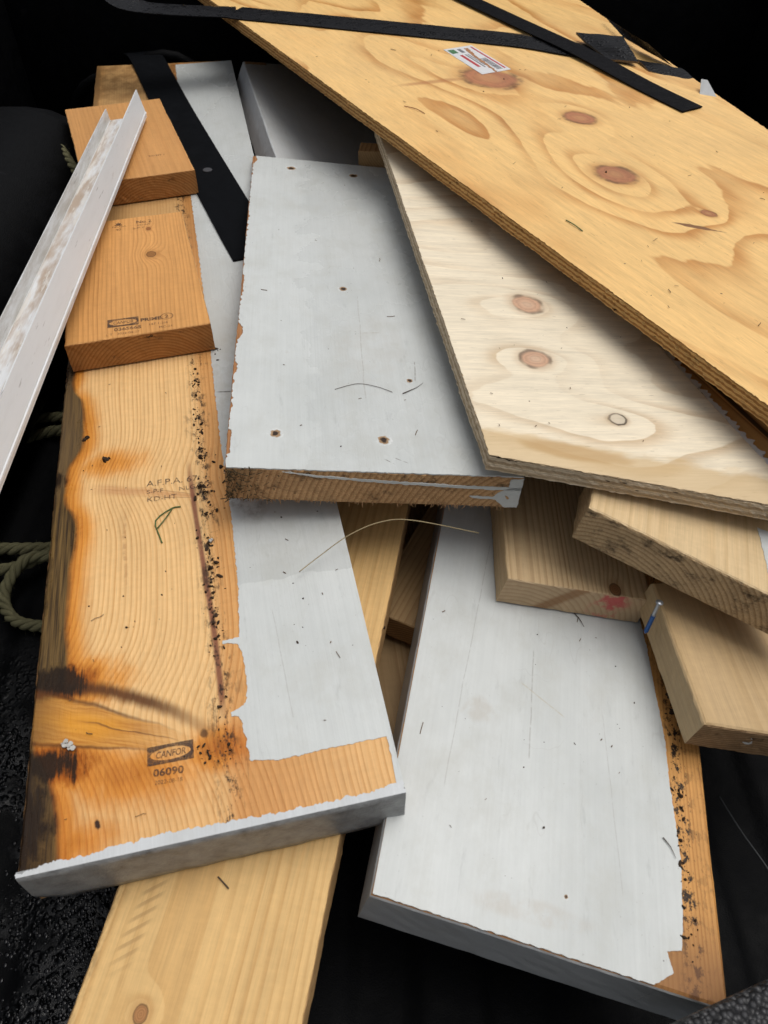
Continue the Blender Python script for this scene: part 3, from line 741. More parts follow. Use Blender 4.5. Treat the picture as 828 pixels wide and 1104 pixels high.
board('face_veneer', P1, 0.0016, [p1f, p1e], [1, 1, 1, 1], seed=8, cham=0.0004, jit=0.0005, step=0.004, parent=ply1, nz=1)

P2_LOC, P2_ROT, P2_T = (0.1013, 0.5435, 0.2980), (-0.0086, 0.1229, 0.1351), 0.0195
P2 = [(0, 0), (0.3014, -0.0834), (0.2289, 0.3555), (0, 0.8517)]
def p2_extra(g, col, fib, bl):
    x, y = g.x, g.y
    e = y + x * 0.263 + (g.noise(g.vec(x * 24, y * 60, 0.0), 1, 3) - 0.5) * 0.040
    t = g.ss(e, 0.048, 0.030)
    col = g.mix(t * 0.62, col, (0.55, 0.37, 0.16))
    t2 = g.ss(spot(g, 0.0874, 0.0041, 0.0617, 0.0134, -0.26, 0.35, 5.0), 0.6, 1.1, 0.55, 0.0)
    col = g.mix(t2, col, (0.44, 0.26, 0.095))
    return col
PK = (0.47, 0.285, 0.185)
p2f = ply_face('pale ply veneer', (0.78, 0.685, 0.520), (0.54, 0.385, 0.225),
               [(0.1139, 0.2767, 0.0190, 0.0201, 0.5, PK), (0.0916, 0.1604, 0.0180, 0.0165, 0.5, PK), (0.1523, 0.0549, 0.0095, 0.0087, 0.4, (0.10, 0.055, 0.035), 1)],
               seed=8.1, scale=(5.5, 2.6), bands=8.0, strength=0.75, extra=p2_extra, wisps=0.2, along='x')
p2e = ply_edge('grey brown ply edge', P2_T, 5, (0.66, 0.54, 0.38), (0.45, 0.34, 0.215), 5.0)
ply2 = board('plywood_sheet', P2, P2_T - 0.0016, [p2e], [0, 0, 0, 0], P2_LOC, P2_ROT, seed=9, cham=0.0006, jit=0.0005, step=0.004, top=-0.0016)
tag(ply2, 'pale cream plywood offcut with two pinkish knots lying beneath the golden plywood sheet', 'plywood')
board('face_veneer', P2, 0.0016, [p2f, p2e], [1, 1, 1, 1], seed=10, cham=0.0004, jit=0.0004, step=0.004, parent=ply2, nz=1)
# flaking white paint on its right edge
a, b = Vector(P2[1]), Vector(P2[2]); d = (b - a).normalized(); nn = Vector((d.y, -d.x))
outl = []; K = 220
for i in range(K + 1):
    p = a.lerp(b, i / K); w = 0.004 + 0.010 * max(0, 0.4 + mnoise.noise(Vector((i * 0.33, 2, 0)))) + 0.005 * abs(mnoise.noise(Vector((i * 0.9, 5, 0))))
    outl.append(tuple(p + nn * w))
outl += [tuple(b - nn * 0.0005), tuple(a - nn * 0.0005)]
sheet('torn_paint_edge', outl, -0.008, -0.0020, paint('flaking white edge', base=(0.76, 0.76, 0.75), seed=51.0, dirt=0.8, smear=0.4), ply2)

# sticker on the golden sheet
ST = plain('white sticker', (0.66, 0.66, 0.66), 0.35, 0.05)
RD = plain('red print', (0.45, 0.04, 0.045), 0.4, 0.1); GN = plain('green print', (0.05, 0.16, 0.06), 0.4, 0.1); GY = plain('grey print', (0.16, 0.16, 0.17), 0.5, 0.1)
S0, S1, S2 = Vector((0.2752, 1.1351)), Vector((0.3296, 1.1068)), Vector((0.3214, 0.9685))
ua = (S2 - S1); ul = ua.length; ua.normalize(); ub = Vector((-ua.y, ua.x))
if (S0 - S1).dot(ub) < 0: ub = -ub
def sq(u0, u1, w0, w1): return [tuple(S1 + ua * u + ub * w) for u, w in ((u0, w0), (u1, w0), (u1, w1), (u0, w1))]
stk = sheet('sticker', ragged(sq(0, ul, 0, 0.060), 0.002, 0.0002, 3), 0.0002, 0.0006, ST, ply1)
for (u0, u1, w0, w1, mt) in ((0.040, 0.105, 0.0420, 0.0480, RD), (0.008, 0.028, 0.0430, 0.0560, GN), (0.040, 0.110, 0.0345, 0.0375, GY), (0.040, 0.100, 0.0300, 0.0320, GY), (0.008, 0.128, 0.0040, 0.0075, RD), (0.010, 0.030, 0.0300, 0.0370, GY)):
    sheet('print', sq(u0, u1, w0, w1), 0.0006, 0.0008, mt, stk)
x = 0.070
rr = random.Random(2)
while x < 0.128:                       # barcode bars
    w = rr.choice((0.0008, 0.0014, 0.0022)); sheet('print', sq(x, x + w, 0.0110, 0.0220), 0.0006, 0.0008, GY, stk); x += w + rr.choice((0.0009, 0.0016))
# torn stretches where the veneer shows through
TB = plain('torn sticker brown', (0.34, 0.16, 0.07), 0.7, 0.3)
sheet('tear', ragged([tuple(S1 + ua * u + ub * w) for u, w in ((0.012, 0.014), (0.055, 0.022), (0.100, 0.0245), (0.137, 0.029), (0.1375, 0.033), (0.090, 0.0290), (0.050, 0.0275), (0.010, 0.022))], 0.001, 0.0016, 5), 0.0006, 0.00085, TB, stk)

# ------------------------------------------------------------------ RIGHT-HAND OFFCUTS
dirty_end = endgrain('dirty end grain', (0.50, 0.35, 0.19), (0.28, 0.17, 0.08), sp=0.005, pith=(0.05, -0.12), rough_sawn=0.4, seed=7.0, dirt=0.55)
def pink(g, col):
    m = g.ss(spot(g, 0.110, -0.0, 0.040, 0.02, 0, 0.4, 3.0), 0.3, 1.0)
    return col
def a_end():
    g = G('pale end with red chalk')
    x, z = g.x, g.z
    n = g.noise(g.P, 45, 4, 0.6); f = g.noise(g.P, 500, 2)
    r = g.fract(g.sqrt((x - 0.02) * (x - 0.02) + (z + 0.09) * (z + 0.09)) / 0.006 + n * 0.6)
    col = g.mix(g.ss(r, 0.4, 0.95) * 0.5, (0.50, 0.36, 0.215), (0.36, 0.22, 0.11))
    col = g.mix(g.ss(g.abs(x - 0.082 - z * 0.9), 0.004, 0.013, 0.7, 0.0), col, (0.26, 0.125, 0.05))
    col = g.mix(g.ss(g.abs(x - 0.118), 0.008, 0.026, 0.9, 0.0) * g.ss(n, 0.48, 0.62), col, (0.50, 0.09, 0.09))
    col = g.mul(col, 0.8 + n * 0.4)
    return g.finish(col, 0.7, f, 0.3, 0.0006, spec=0.25)
bA = board('pine_offcut', [(0, 0), (0.1587, 0.0024), (0.1564, 0.1833), (0, 0.1665)], 0.040,
           [pine('striped pine face', (0.54, 0.39, 0.22), (0.33, 0.20, 0.09), sp=0.0055, pith=(0.02, 0.012), seed=18.0, strength=0.9, warp=0.006,
                 knots=[(0.118, 0.010, 0.006, 0.008, 0.3, 0, (0.22, 0.10, 0.04))]), pine('pale pine side', (0.52, 0.37, 0.20), (0.42, 0.27, 0.12), seed=19.0, strength=0.4), a_end()], [2, 1, 2, 1],
           (0.1269, 0.4882, 0.1767), (-0.0208, 0.2005, -0.0539), seed=11)
tag(bA, 'short pine offcut with red chalk on its end, resting on the lower white board', 'offcut', 'pine offcuts under the pale plywood')
bB = board('pine_offcut', [(0, 0), (0.2387, -0.0382), (0.1574, 0.1574), (0, 0.0607)], 0.046,
           [pine('pale smooth face', (0.63, 0.465, 0.260), (0.50, 0.33, 0.155), sp=0.007, pith=(0.1, 0.05), seed=22.0, strength=0.45, dirt=0.1), dirty_end, dirty_end], [2, 1, 2, 1],
           (0.197, 0.5078, 0.262), (-0.0618, 0.1939, -0.3106), seed=12, cham=0.0025, jit=0.0003)
tag(bB, 'thick pine offcut with dirty rough end grain directly under the pale plywood corner', 'offcut', 'pine offcuts under the pale plywood')
bC = board('pine_offcut', [(0, 0), (0.1833, -0.0199), (0.1955, 0.204), (0, 0.1608)], 0.040,
           [pine('dull pine face', (0.50, 0.350, 0.185), (0.40, 0.26, 0.115), sp=0.008, pith=(0.03, 0.05), seed=25.0, strength=0.4, blot=0.3), pine('dull pine side', (0.44, 0.32, 0.175), (0.36, 0.24, 0.12), seed=26.0, strength=0.3, dirt=1.0),
            endgrain('grey brown end', (0.31, 0.20, 0.105), (0.19, 0.11, 0.05), seed=12.0, dirt=0.3)], [2, 1, 2, 1],
           (0.288, 0.3322, 0.1638), (0.0013, 0.2016, 0.0565), seed=13, cham=0.003)
tag(bC, 'blunt pine offcut at the right edge overhanging the bare strip of the lower white board', 'offcut', 'pine offcuts under the pale plywood')
PAPER = paint('white paint dab', seed=61.0, dirt=0.1)
sheet('paint_patch', ragged([(0.182, -0.026), (0.235, -0.036), (0.20, 0.06), (0.170, 0.060)], 0.002, 0.001, 2), -0.0003, 0.0006, PAPER, bB)
o = sheet('paint_patch', ragged([(0.045, -0.012), (0.11, -0.008), (0.11, -0.036), (0.055, -0.034)], 0.002, 0.0015, 2), -0.0005, 0.0004, PAPER, bC, 'xz', 0.0005)
for v in o.data.vertices: v.co.y += -0.1086 * v.co.x
# coated screw standing between the offcuts
BLUE = plain('blue screw coating', (0.04, 0.12, 0.34), 0.35, 0.2, metal=0.3); STEEL = plain('bright steel', (0.32, 0.34, 0.37), 0.35, 0.2, metal=0.8)

# ------------------------------------------------------------------ FAR WHITE BOARD, FILLERS
far_paint = paint('greyed white paint', base=(0.60, 0.61, 0.605), seed=71.0, dirt=0.6, smear=0.6)
far_side = paint('pale side paint', base=(0.58, 0.60, 0.61), seed=72.0, dirt=0.5, smear=0.4)
fa = board('white_board', [(0, 0), (0.2546, 0.0763), (0.3792, 0.8069), (0, 0.4685)], 0.06, [far_paint, far_side, RAW_END], [1, 1, 2, 1], (-0.1913, 1.4024, 0.2204), (0.0583, 0.4459, 0.2733), seed=14, cham=0.002)
tag(fa, 'tilted thick white board at the back, half hidden beneath the golden plywood', 'board')
sheet('bare_strip', ragged([(0.004, 0.4580), (0.06, 0.508), (0.06, 0.521), (0.004, 0.4700)], 0.003, 0.001, 3), -0.0003, 0.0006, plain('bare brown wood', (0.36, 0.22, 0.11), 0.7), fa)
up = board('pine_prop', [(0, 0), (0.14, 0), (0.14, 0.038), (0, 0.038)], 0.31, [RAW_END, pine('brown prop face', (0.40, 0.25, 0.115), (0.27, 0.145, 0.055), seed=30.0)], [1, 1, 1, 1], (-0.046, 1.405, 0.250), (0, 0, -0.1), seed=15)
up.location.z = 0.236
tag(up, 'upright brown wood prop in the shade behind the middle white board', 'prop')
wz = -0.06
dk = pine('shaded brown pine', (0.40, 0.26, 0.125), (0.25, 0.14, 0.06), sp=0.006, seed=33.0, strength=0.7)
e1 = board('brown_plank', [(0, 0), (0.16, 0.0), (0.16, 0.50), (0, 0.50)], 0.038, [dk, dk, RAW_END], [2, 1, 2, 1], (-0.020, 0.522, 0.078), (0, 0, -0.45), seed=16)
tag(e1, 'brown plank deep in the gap left of the lower white board, the upper one', 'plank', 'planks deep in the gap')
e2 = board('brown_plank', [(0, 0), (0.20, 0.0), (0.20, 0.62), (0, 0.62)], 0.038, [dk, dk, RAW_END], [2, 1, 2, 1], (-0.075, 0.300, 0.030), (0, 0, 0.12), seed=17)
tag(e2, 'brown plank at the very bottom of the gap, beneath the upper brown plank', 'plank', 'planks deep in the gap')
def bat(g, col):
    gap = g.ss(g.abs(g.x - 0.040), 0.002, 0.005, 1.0, 0.0)
    gap = g.mx(gap, g.ss(g.abs(g.x - 0.072), 0.003, 0.006, 1.0, 0.0))
    return g.mix(gap * 0.9, col, (0.02, 0.010, 0.005))
jj = board('brown_batten', [(0, 0), (0.13, 0.0), (0.13, 0.55), (0, 0.55)], 0.03, [pine('rust brown batten', (0.62, 0.36, 0.13), (0.34, 0.16, 0.05), sp=0.009, pith=(0.02, 0.01), seed=36.0, strength=1.0, extra=bat), RAW_SIDE, RAW_END], [2, 1, 2, 1], (0.408, 0.520, 0.252), (0.0, 0.0, 0.36), seed=18)
tag(jj, 'rusty brown batten in the slot between the two plywood sheets', 'batten')
wd = board('wood_wedge', [(0, 0), (0.05, -0.012), (0.06, 0.12), (0.0, 0.12)], 0.12, [RAW_END, RAW_SIDE], [1, 1, 1, 1], (0.026, 0.232, 0.082), (0, 0.1, 0.25), seed=19)
tag(wd, 'small dark wood wedge propping the near end of the lower white board', 'wedge')

# ------------------------------------------------------------------ METAL CHANNEL
CHANNEL = ((-0.406, 0.259, 0.288), (-0.0185, -0.098, 0.075), 1.205)
CH_W = 0.068
def channel_mat():
    g = G('scuffed white enamel')
    x, y, z = g.x, g.y, g.z
    n = g.noise(g.vec(x * 90, y * 14, z * 90), 1, 5, 0.7); m = g.noise(g.vec(x * 40, y * 9, 0.0), 1, 4, 0.6)
    inside = g.ss(z, 0.012, 0.003) * g.ss(x, 0.0015, 0.004) * g.ss(x, 0.0700, 0.0660)
    col = g.mix(g.ss(n, 0.4, 0.8) * 0.4, (0.70, 0.715, 0.725), (0.58, 0.58, 0.575))
    col = g.mix(inside * g.ss(m, 0.38, 0.62) * 0.75, col, (0.33, 0.20, 0.095))
    left_in = g.ss(x, 0.006, 0.003) * g.ss(n, 0.3, 0.65)
    col = g.mix(left_in * 0.6, col, (0.36, 0.33, 0.28))
    col = g.mix(inside * g.ss(n, 0.50, 0.60) * 0.9, col, (0.66, 0.63, 0.58))
    sc = g.ss(g.noise(g.vec(x * 300, y * 25, z * 300), 1, 3), 0.66, 0.74)
    col = g.mix(sc * 0.6, col, (0.22, 0.20, 0.19))
    return g.finish(col, 0.38, n, 0.2, 0.0006, spec=0.5)
CH_LOC, CH_ROT, CH_L = CHANNEL
def channel():
    W, Hh, HL, t = CH_W, 0.042, 0.021, 0.0016
    prof = [(0, 0), (W, 0), (W, 0.004), (W + 0.0012, 0.005), (W + 0.0012, 0.0075), (W, 0.0085), (W - 0.006, Hh), (W - t - 0.006, Hh), (W - t, t), (t, t), (t * 0.9, HL), (-0.0004, HL)]
    K = 60; verts, faces = [], []
    for k in range(K + 1):
        y = CH_L * k / K; s = 0.0006 * math.sin(y * 9) 
        for i, (x, z) in enumerate(prof):
            yy = y + (0.010 if k == K and z > 0.03 else 0)
            verts.append((x + s * (z / Hh), yy, z))
    n = len(prof)
    for k in range(K):
        for i in range(n):
            j = (i + 1) % n; faces.append((k * n + i, k * n + j, (k + 1) * n + j, (k + 1) * n + i))
    faces.append(tuple(range(n))); faces.append(tuple(reversed(range(K * n, (K + 1) * n))))
    o = mesh('metal_channel', verts, faces, [channel_mat()])
    o.location = CH_LOC; o.rotation_euler = CH_ROT
    return tag(o, 'scuffed white U-shaped metal channel with brown grime inside, lying across the timber blocks', 'channel')

channel()

# ------------------------------------------------------------------ STRAPS
def webbing(name, rib=900.0, col=(0.0045, 0.0045, 0.0055), wet=0.5, rough=0.42):
    g = G(name)
    u = g.sin(g.y * rib * 2.2) * g.sin(g.x * rib)
    n = g.noise(g.P, 60, 4, 0.65)
    drops = g.voro(g.P, 210, 'SMOOTH_F1') 
    dm = g.ss(drops, 0.55, 0.30) * g.ss(g.noise(g.P, 45, 3), 0.50, 0.58)
    c = g.mix(g.ss(n, 0.35, 0.8) * 0.6, col, tuple(q * 1.9 for q in col))
    c = g.mul(c, 1.0 + u * 0.7)
    r = g.ss(n, 0.3, 0.7, rough - 0.1, rough + 0.15) - dm * wet * 0.5
    return g.finish(c, g.mx(r, 0.08), u * 0.25 + dm * 2.2 * wet, 0.5, 0.0012, spec=0.02 + 0.09 * wet)
def ribbon(name, path, width, thick, mat, up=None, parent=None, ncross=6, ripple=0.0):
    """a flat band swept along path; up gives the band's normal at every point"""
    P = [Vector(p) for p in path]; n = len(P); verts, faces = [], []
    for i, p in enumerate(P):
        t = (P[min(i + 1, n - 1)] - P[max(i - 1, 0)]).normalized()
        u = Vector(up[i] if isinstance(up, list) else up).normalized(); s = t.cross(u).normalized(); u = s.cross(t)
        for k in range(ncross + 1):
            w = (k / ncross - 0.5) * width; e = 0.0 if 0 < k < ncross else -thick * 0.15
            rp = ripple * mnoise.noise(p * 14 + Vector((k, 0, 0)) * 0.3)
            verts.append(tuple(p + s * w + u * (thick / 2 + e + rp)))
        for k in range(ncross + 1):
            w = (k / ncross - 0.5) * width; e = 0.0 if 0 < k < ncross else -thick * 0.15
            rp = ripple * mnoise.noise(p * 14 + Vector((k, 0, 0)) * 0.3)
            verts.append(tuple(p + s * w - u * (thick / 2 + e - rp)))
    m = 2 * (ncross + 1); c1 = ncross + 1
    for i in range(n - 1):
        a, b = i * m, (i + 1) * m
        for k in range(ncross):
            faces.append((a + k, b + k, b + k + 1, a + k + 1)); faces.append((a + c1 + k + 1, b + c1 + k + 1, b + c1 + k, a + c1 + k))
        faces.append((a, a + c1, b + c1, b)); faces.append((a + ncross + c1, a + ncross, b + ncross, b + ncross + c1))
    for a, rev in ((0, False), ((n - 1) * m, True)):
        for k in range(ncross):
            q = (a + k, a + k + 1, a + c1 + k + 1, a + c1 + k); faces.append(tuple(reversed(q)) if rev else q)
    return mesh(name, verts, faces, [mat], None, parent, False)
MP1 = Matrix.Translation(P1_LOC) @ Euler(P1_ROT).to_matrix().to_4x4()
N1 = MP1.to_3x3() @ Vector((0, 0, 1))
def p1(x, y, h=0.0): return MP1 @ Vector((x, y, h))
path = [(-0.7000, 1.9600, 0.4480), (-0.6400, 1.8850, 0.4350), (-0.5794, 1.8233, 0.4040), (-0.5204, 1.7746, 0.3854), (-0.4779, 1.7518, 0.3729), (-0.3960, 1.7777, 0.3595), (-0.3110, 1.8057, 0.3496)]
path += [tuple(p1(x, y, 0.0022)) for x, y in ((0.0123, 1.4832), (0.1163, 1.3830), (0.2160, 1.2859), (0.3112, 1.1931), (0.3981, 1.1075), (0.4407, 1.0589), (0.4804, 0.9978), (0.5233, 0.9410))]
sa = ribbon('tie_down_strap', smooth_path(path, 6), 0.074, 0.0022, webbing('wet black webbing', wet=1.0, rough=0.34), N1, None, 8, 0.0006)
tag(sa, 'long wet black strap running left to right across the top of the golden plywood', 'strap', 'black straps over the golden plywood')
path = [p1(x, y, h) for x, y, h in ((0.4794, 1.6263, 0.0052), (0.4771, 1.3532, 0.0052), (0.4787, 1.1636, 0.0052), (0.4781, 1.0365, 0.0064), (0.4774, 0.9273, 0.0060), (0.4742, 0.7959, 0.0026), (0.4728, 0.6784, 0.0023))]
sb = ribbon('tie_down_strap', smooth_path(path, 6), 0.044, 0.0022, webbing('ribbed black webbing', 1400, (0.0065, 0.0065, 0.0075), 0.15, 0.6), N1, None, 8, 0.0003)
tag(sb, 'narrow ribbed black strap with a square cut end, crossing over the wet strap', 'strap', 'black straps over the golden plywood')
# folded rubber flap at the far edge of the sheet
RUB = webbing('wet black rubber', 300, (0.005, 0.005, 0.006), 0.9, 0.42); TANC = plain('tan flap backing', (0.16, 0.12, 0.08), 0.8)
def slab(name, pts, thick, mats, parent=None, off=0.0):
    P = [Vector(p) for p in pts]; nn = (P[1] - P[0]).cross(P[-1] - P[0]).normalized()
    n = len(P); verts = [tuple(p + nn * off) for p in P] + [tuple(p - nn * (thick - off)) for p in P]
    faces = [tuple(range(n)), tuple(reversed(range(n, 2 * n)))] + [(i, i + n, (i + 1) % n + n, (i + 1) % n) for i in range(n)]
    return mesh(name, verts, faces, mats, [0, 0] + [len(mats) - 1] * n, parent)
rf = bpy.data.objects.new('rubber_flap', None); COL.objects.link(rf); rf.location = p1(0.5661, 0.9815, 0.0000)
tag(rf, 'crumpled black rubber flap with a tan cut edge behind the golden plywood straps', 'rubber flap')
inv = Matrix.Translation(-rf.location)
def rp(*a): return inv @ p1(*a)
def crumple(name, poly, thick, bulge, seed):
    """a creased piece of sheet rubber: quad patch subdivided and dented"""
    a, b, c, d = [Vector(p) for p in poly]; n = 14; verts = []; faces = []
    up = (b - a).cross(d - a).normalized()
    if (up @ N1 if False else up.dot(N1)) < 0: up = -up
    for side in (0, 1):
        for i in range(n + 1):
            for j in range(n + 1):
                u, v = i / n, j / n
                p = a.lerp(b, u).lerp(d.lerp(c, u), v)
                h = bulge * math.sin(math.pi * u) * math.sin(math.pi * v) + 0.003 * mnoise.noise(p * 26 + Vector((seed, 0, 0)))
                p = p + up * (h - side * thick) + Vector((mnoise.noise(p * 60), mnoise.noise(p * 60 + Vector((5, 0, 0))), 0)) * 0.0012
                verts.append(tuple(p))
    m = n + 1; o = m * m
    for i in range(n):
        for j in range(n):
            q = (i * m + j, (i + 1) * m + j, (i + 1) * m + j + 1, i * m + j + 1); faces.append(q); faces.append(tuple(reversed([k + o for k in q])))
    nf = len(faces)
    for k in range(n):
        for e, f2 in ((k * m, (k + 1) * m), (k * m + n, (k + 1) * m + n), (k, k + 1), (n * m + k, n * m + k + 1)):
            faces.append((e, f2, f2 + o, e + o))
    return mesh(name, verts, faces, [RUB, TANC], [0] * nf + [1] * (len(faces) - nf), rf)
crumple('flap', [rp(0.5227, 1.0385, 0.013), rp(0.4990, 0.9183, 0.0065), rp(0.5307, 0.8732, 0.008), rp(0.5760, 0.9680, 0.020)], 0.0035, 0.004, 1.0)
crumple('upright_lip', [rp(0.6401, 1.0925, 0.012), rp(0.5943, 0.9851, 0.010), rp(0.5868, 0.8456, 0.003), rp(0.5680, 0.8919, 0.026)], 0.003, 0.003, 3.0)
crumple('edge_fold', [rp(0.5473, 0.8949, 0.005), rp(0.5337, 0.8454, 0.003), rp(0.5801, 0.7609, -0.004), rp(0.5872, 0.8210, 0.004)], 0.002, 0.001, 7.0)
tg = slab('plastic_tag', [(0.5328, 1.4004, 0.3284), (0.5597, 1.3890, 0.3284), (0.5473, 1.4222, 0.3460), (0.5380, 1.4273, 0.3460)], 0.003, [plain('grey white plastic', (0.45, 0.47, 0.48), 0.4)])
tag(tg, 'small pointed grey-white plastic tag sticking out behind the golden plywood edge', 'plastic tag')
# flat black strap over the long plank
ML = Matrix.Translation(L_LOC) @ Euler(L_ROT).to_matrix().to_4x4(); NL = ML.to_3x3() @ Vector((0, 0, 1))
def pl(x, y, h=0.0): return ML @ Vector((x, y, h))
path = [pl(x, y, h) for x, y, h in ((0.085, 1.90, -0.030), (0.107, 1.755, 0.0025), (0.1262, 1.636, 0.003), (0.155, 1.45, 0.003), (0.196, 1.21, 0.003), (0.2413, 0.952, 0.003), (0.2623, 0.84, 0.002))]
FB = webbing('flat black band', 1100, (0.0045, 0.005, 0.006), 0.0, 0.65)
sc = ribbon('flat_strap', smooth_path(path, 6), 0.073, 0.0030, FB, NL, None, 8, 0.0004)
tag(sc, 'wide flat black band lying diagonally over the far white half of the long plank', 'strap')
riv = []
for k in range(20):
    a = 2 * math.pi * k / 20; riv.append((0.008 * math.cos(a), 0.008 * math.sin(a)))
o = sheet('rivet', riv, 0.0, 0.0016, plain('dark rivet', (0.045, 0.045, 0.05), 0.5), sc); o.location = pl(0.2075, 1.142, 0.0046); o.rotation_euler = L_ROT

# ------------------------------------------------------------------ TRUCK BED
def liner(name, k=1.0):
    g = G(name)
    n = g.noise(g.P, 35, 4, 0.65); p = g.noise(g.P, 650, 2, 0.6); sc_ = g.noise(g.vec(g.x * 20, g.y * 200, g.z * 30), 1, 3)
    col = g.mix(g.ss(n, 0.35, 0.8) * 0.6, (0.0018 * k, 0.0020 * k, 0.0024 * k), (0.0045 * k, 0.0048 * k, 0.0056 * k))
    col = g.mix(g.ss(sc_, 0.68, 0.74) * 0.3, col, (0.018, 0.018, 0.020))
    return g.finish(col, g.ss(n, 0.3, 0.7, 0.45, 0.65), p + n, 0.6, 0.0015, spec=0.07)
BED = liner('black bed liner')
def wet_floor():
    g = G('wet black floor')
    n = g.noise(g.P, 35, 4, 0.65); p = g.noise(g.P, 650, 2, 0.6); big = g.noise(g.P, 9, 3, 0.6)
    area = g.ss(g.x, -0.14, -0.24) * g.ss(g.y, 0.62, 0.40)
    wet = area * g.ss(big + (n - 0.5) * 0.5, 0.36, 0.56)
    d1 = g.voro(g.vec(g.x, g.y, 0.0), 190, 'SMOOTH_F1'); d2 = g.voro(g.vec(g.x + 3, g.y, 0.0), 90, 'SMOOTH_F1')
    drop = g.mx(g.ss(d1, 0.48, 0.12), g.ss(d2, 0.42, 0.10)) * wet
    col = g.mix(g.ss(n, 0.35, 0.8) * 0.6, (0.0018, 0.0020, 0.0024), (0.0045, 0.0048, 0.0056))
    return g.finish(col, g.ss(n, 0.3, 0.7, 0.45, 0.65) - wet * 0.32, p * 0.5 + n + drop * 3.0, 0.7, 0.0016, spec=0.07 + wet * 0.28)
WETFLOOR = wet_floor()
v, f = [], []
NX = 240
for i in range(NX + 1):
    x = -1.0 + 2.0 * i / NX
    q = (x / 0.13) % 1.0; r = max(0.0, min(1.0, (0.5 - abs(q - 0.5)) * 6 - 0.9))
    zz = wz + 0.008 * (r * r * (3 - 2 * r)) - 0.008
    v += [(x, -0.6, zz), (x, 2.2, zz)]
for i in range(NX): f.append((2 * i, 2 * i + 2, 2 * i + 3, 2 * i + 1))
tag(mesh('floor', v, f, [WETFLOOR], None, None, True), kind='structure')
tb = bpy.data.objects.new('truck_bed', None); COL.objects.link(tb)
tag(tb, 'black plastic lined truck bed walls around the pile of boards', 'truck bed')
for nm, b in (('front_wall', (-0.95, 0.95, 2.05, 2.12, -0.075, 0.46)), ('side_wall', (-0.95, -0.86, -0.5, 2.049, -0.075, 0.46)), ('side_wall', (0.86, 0.95, -0.5, 2.049, -0.075, 0.46))):
    bevel(mesh(nm, *box_verts(*b), [BED], None, tb), 0.02, 3)
ARCH = liner('smooth arch liner', 0.9)
o = bevel(mesh('wheel_arch', *box_verts(-0.90, -0.545, 0.62, 1.62, -0.07, 0.27), [ARCH], None, tb), 0.12, 6)
o = bevel(mesh('wheel_arch', *box_verts(0.60, 0.90, 0.62, 1.60, -0.07, 0.20), [ARCH], None, tb), 0.095, 6)
# ridges and dark clutter by the front wall
for i, (x, y, z) in enumerate(((-0.62, 1.90, 0.10), (-0.50, 1.95, 0.13))):
    pth = [(x + 0.10 * math.cos(a), y, z + 0.10 * math.sin(a)) for a in [j * math.pi / 10 for j in range(11)]]
    vv, ff = tube_verts(pth, 0.012, 8); mesh('anchor_loop', vv, ff, [ARCH], None, tb, True)
mesh('latch', *box_verts(-0.545, -0.515, 1.86, 1.885, 0.16, 0.22), [plain('blue black latch', (0.03, 0.045, 0.07), 0.3)], None, tb)
# tailgate edge with pebbled trim
def pebble():
    g = G('pebbled tailgate trim')
    d = g.voro(g.P, 230, 'F1'); n = g.noise(g.P, 60, 3)
    col = g.mix(g.ss(d, 0.2, 0.6), (0.055, 0.055, 0.058), (0.008, 0.008, 0.009))
    return g.finish(g.mul(col, 0.6 + n * 0.8), 0.45, d * -1.0, 0.9, 0.003, spec=0.4)
T0, T1 = Vector((0.178, 0.098, 0.16)), Vector((0.42, 0.184, 0.16))
dv = (T1 - T0).normalized(); nv = Vector((dv.y, -dv.x, 0))
pts = [T0, T1, T1 + nv * 0.07, T0 + nv * 0.07]
vv = [tuple(p) for p in pts] + [tuple(p - Vector((0, 0, 0.035))) for p in pts]
tgt = mesh('tailgate', vv, [(3, 2, 1, 0), (4, 5, 6, 7), (0, 1, 5, 4), (1, 2, 6, 5), (2, 3, 7, 6), (3, 0, 4, 7)], [pebble()])
bevel(tgt, 0.006, 3); tag(tgt, 'pebbled dark grey tailgate edge at the bottom right corner', 'tailgate')

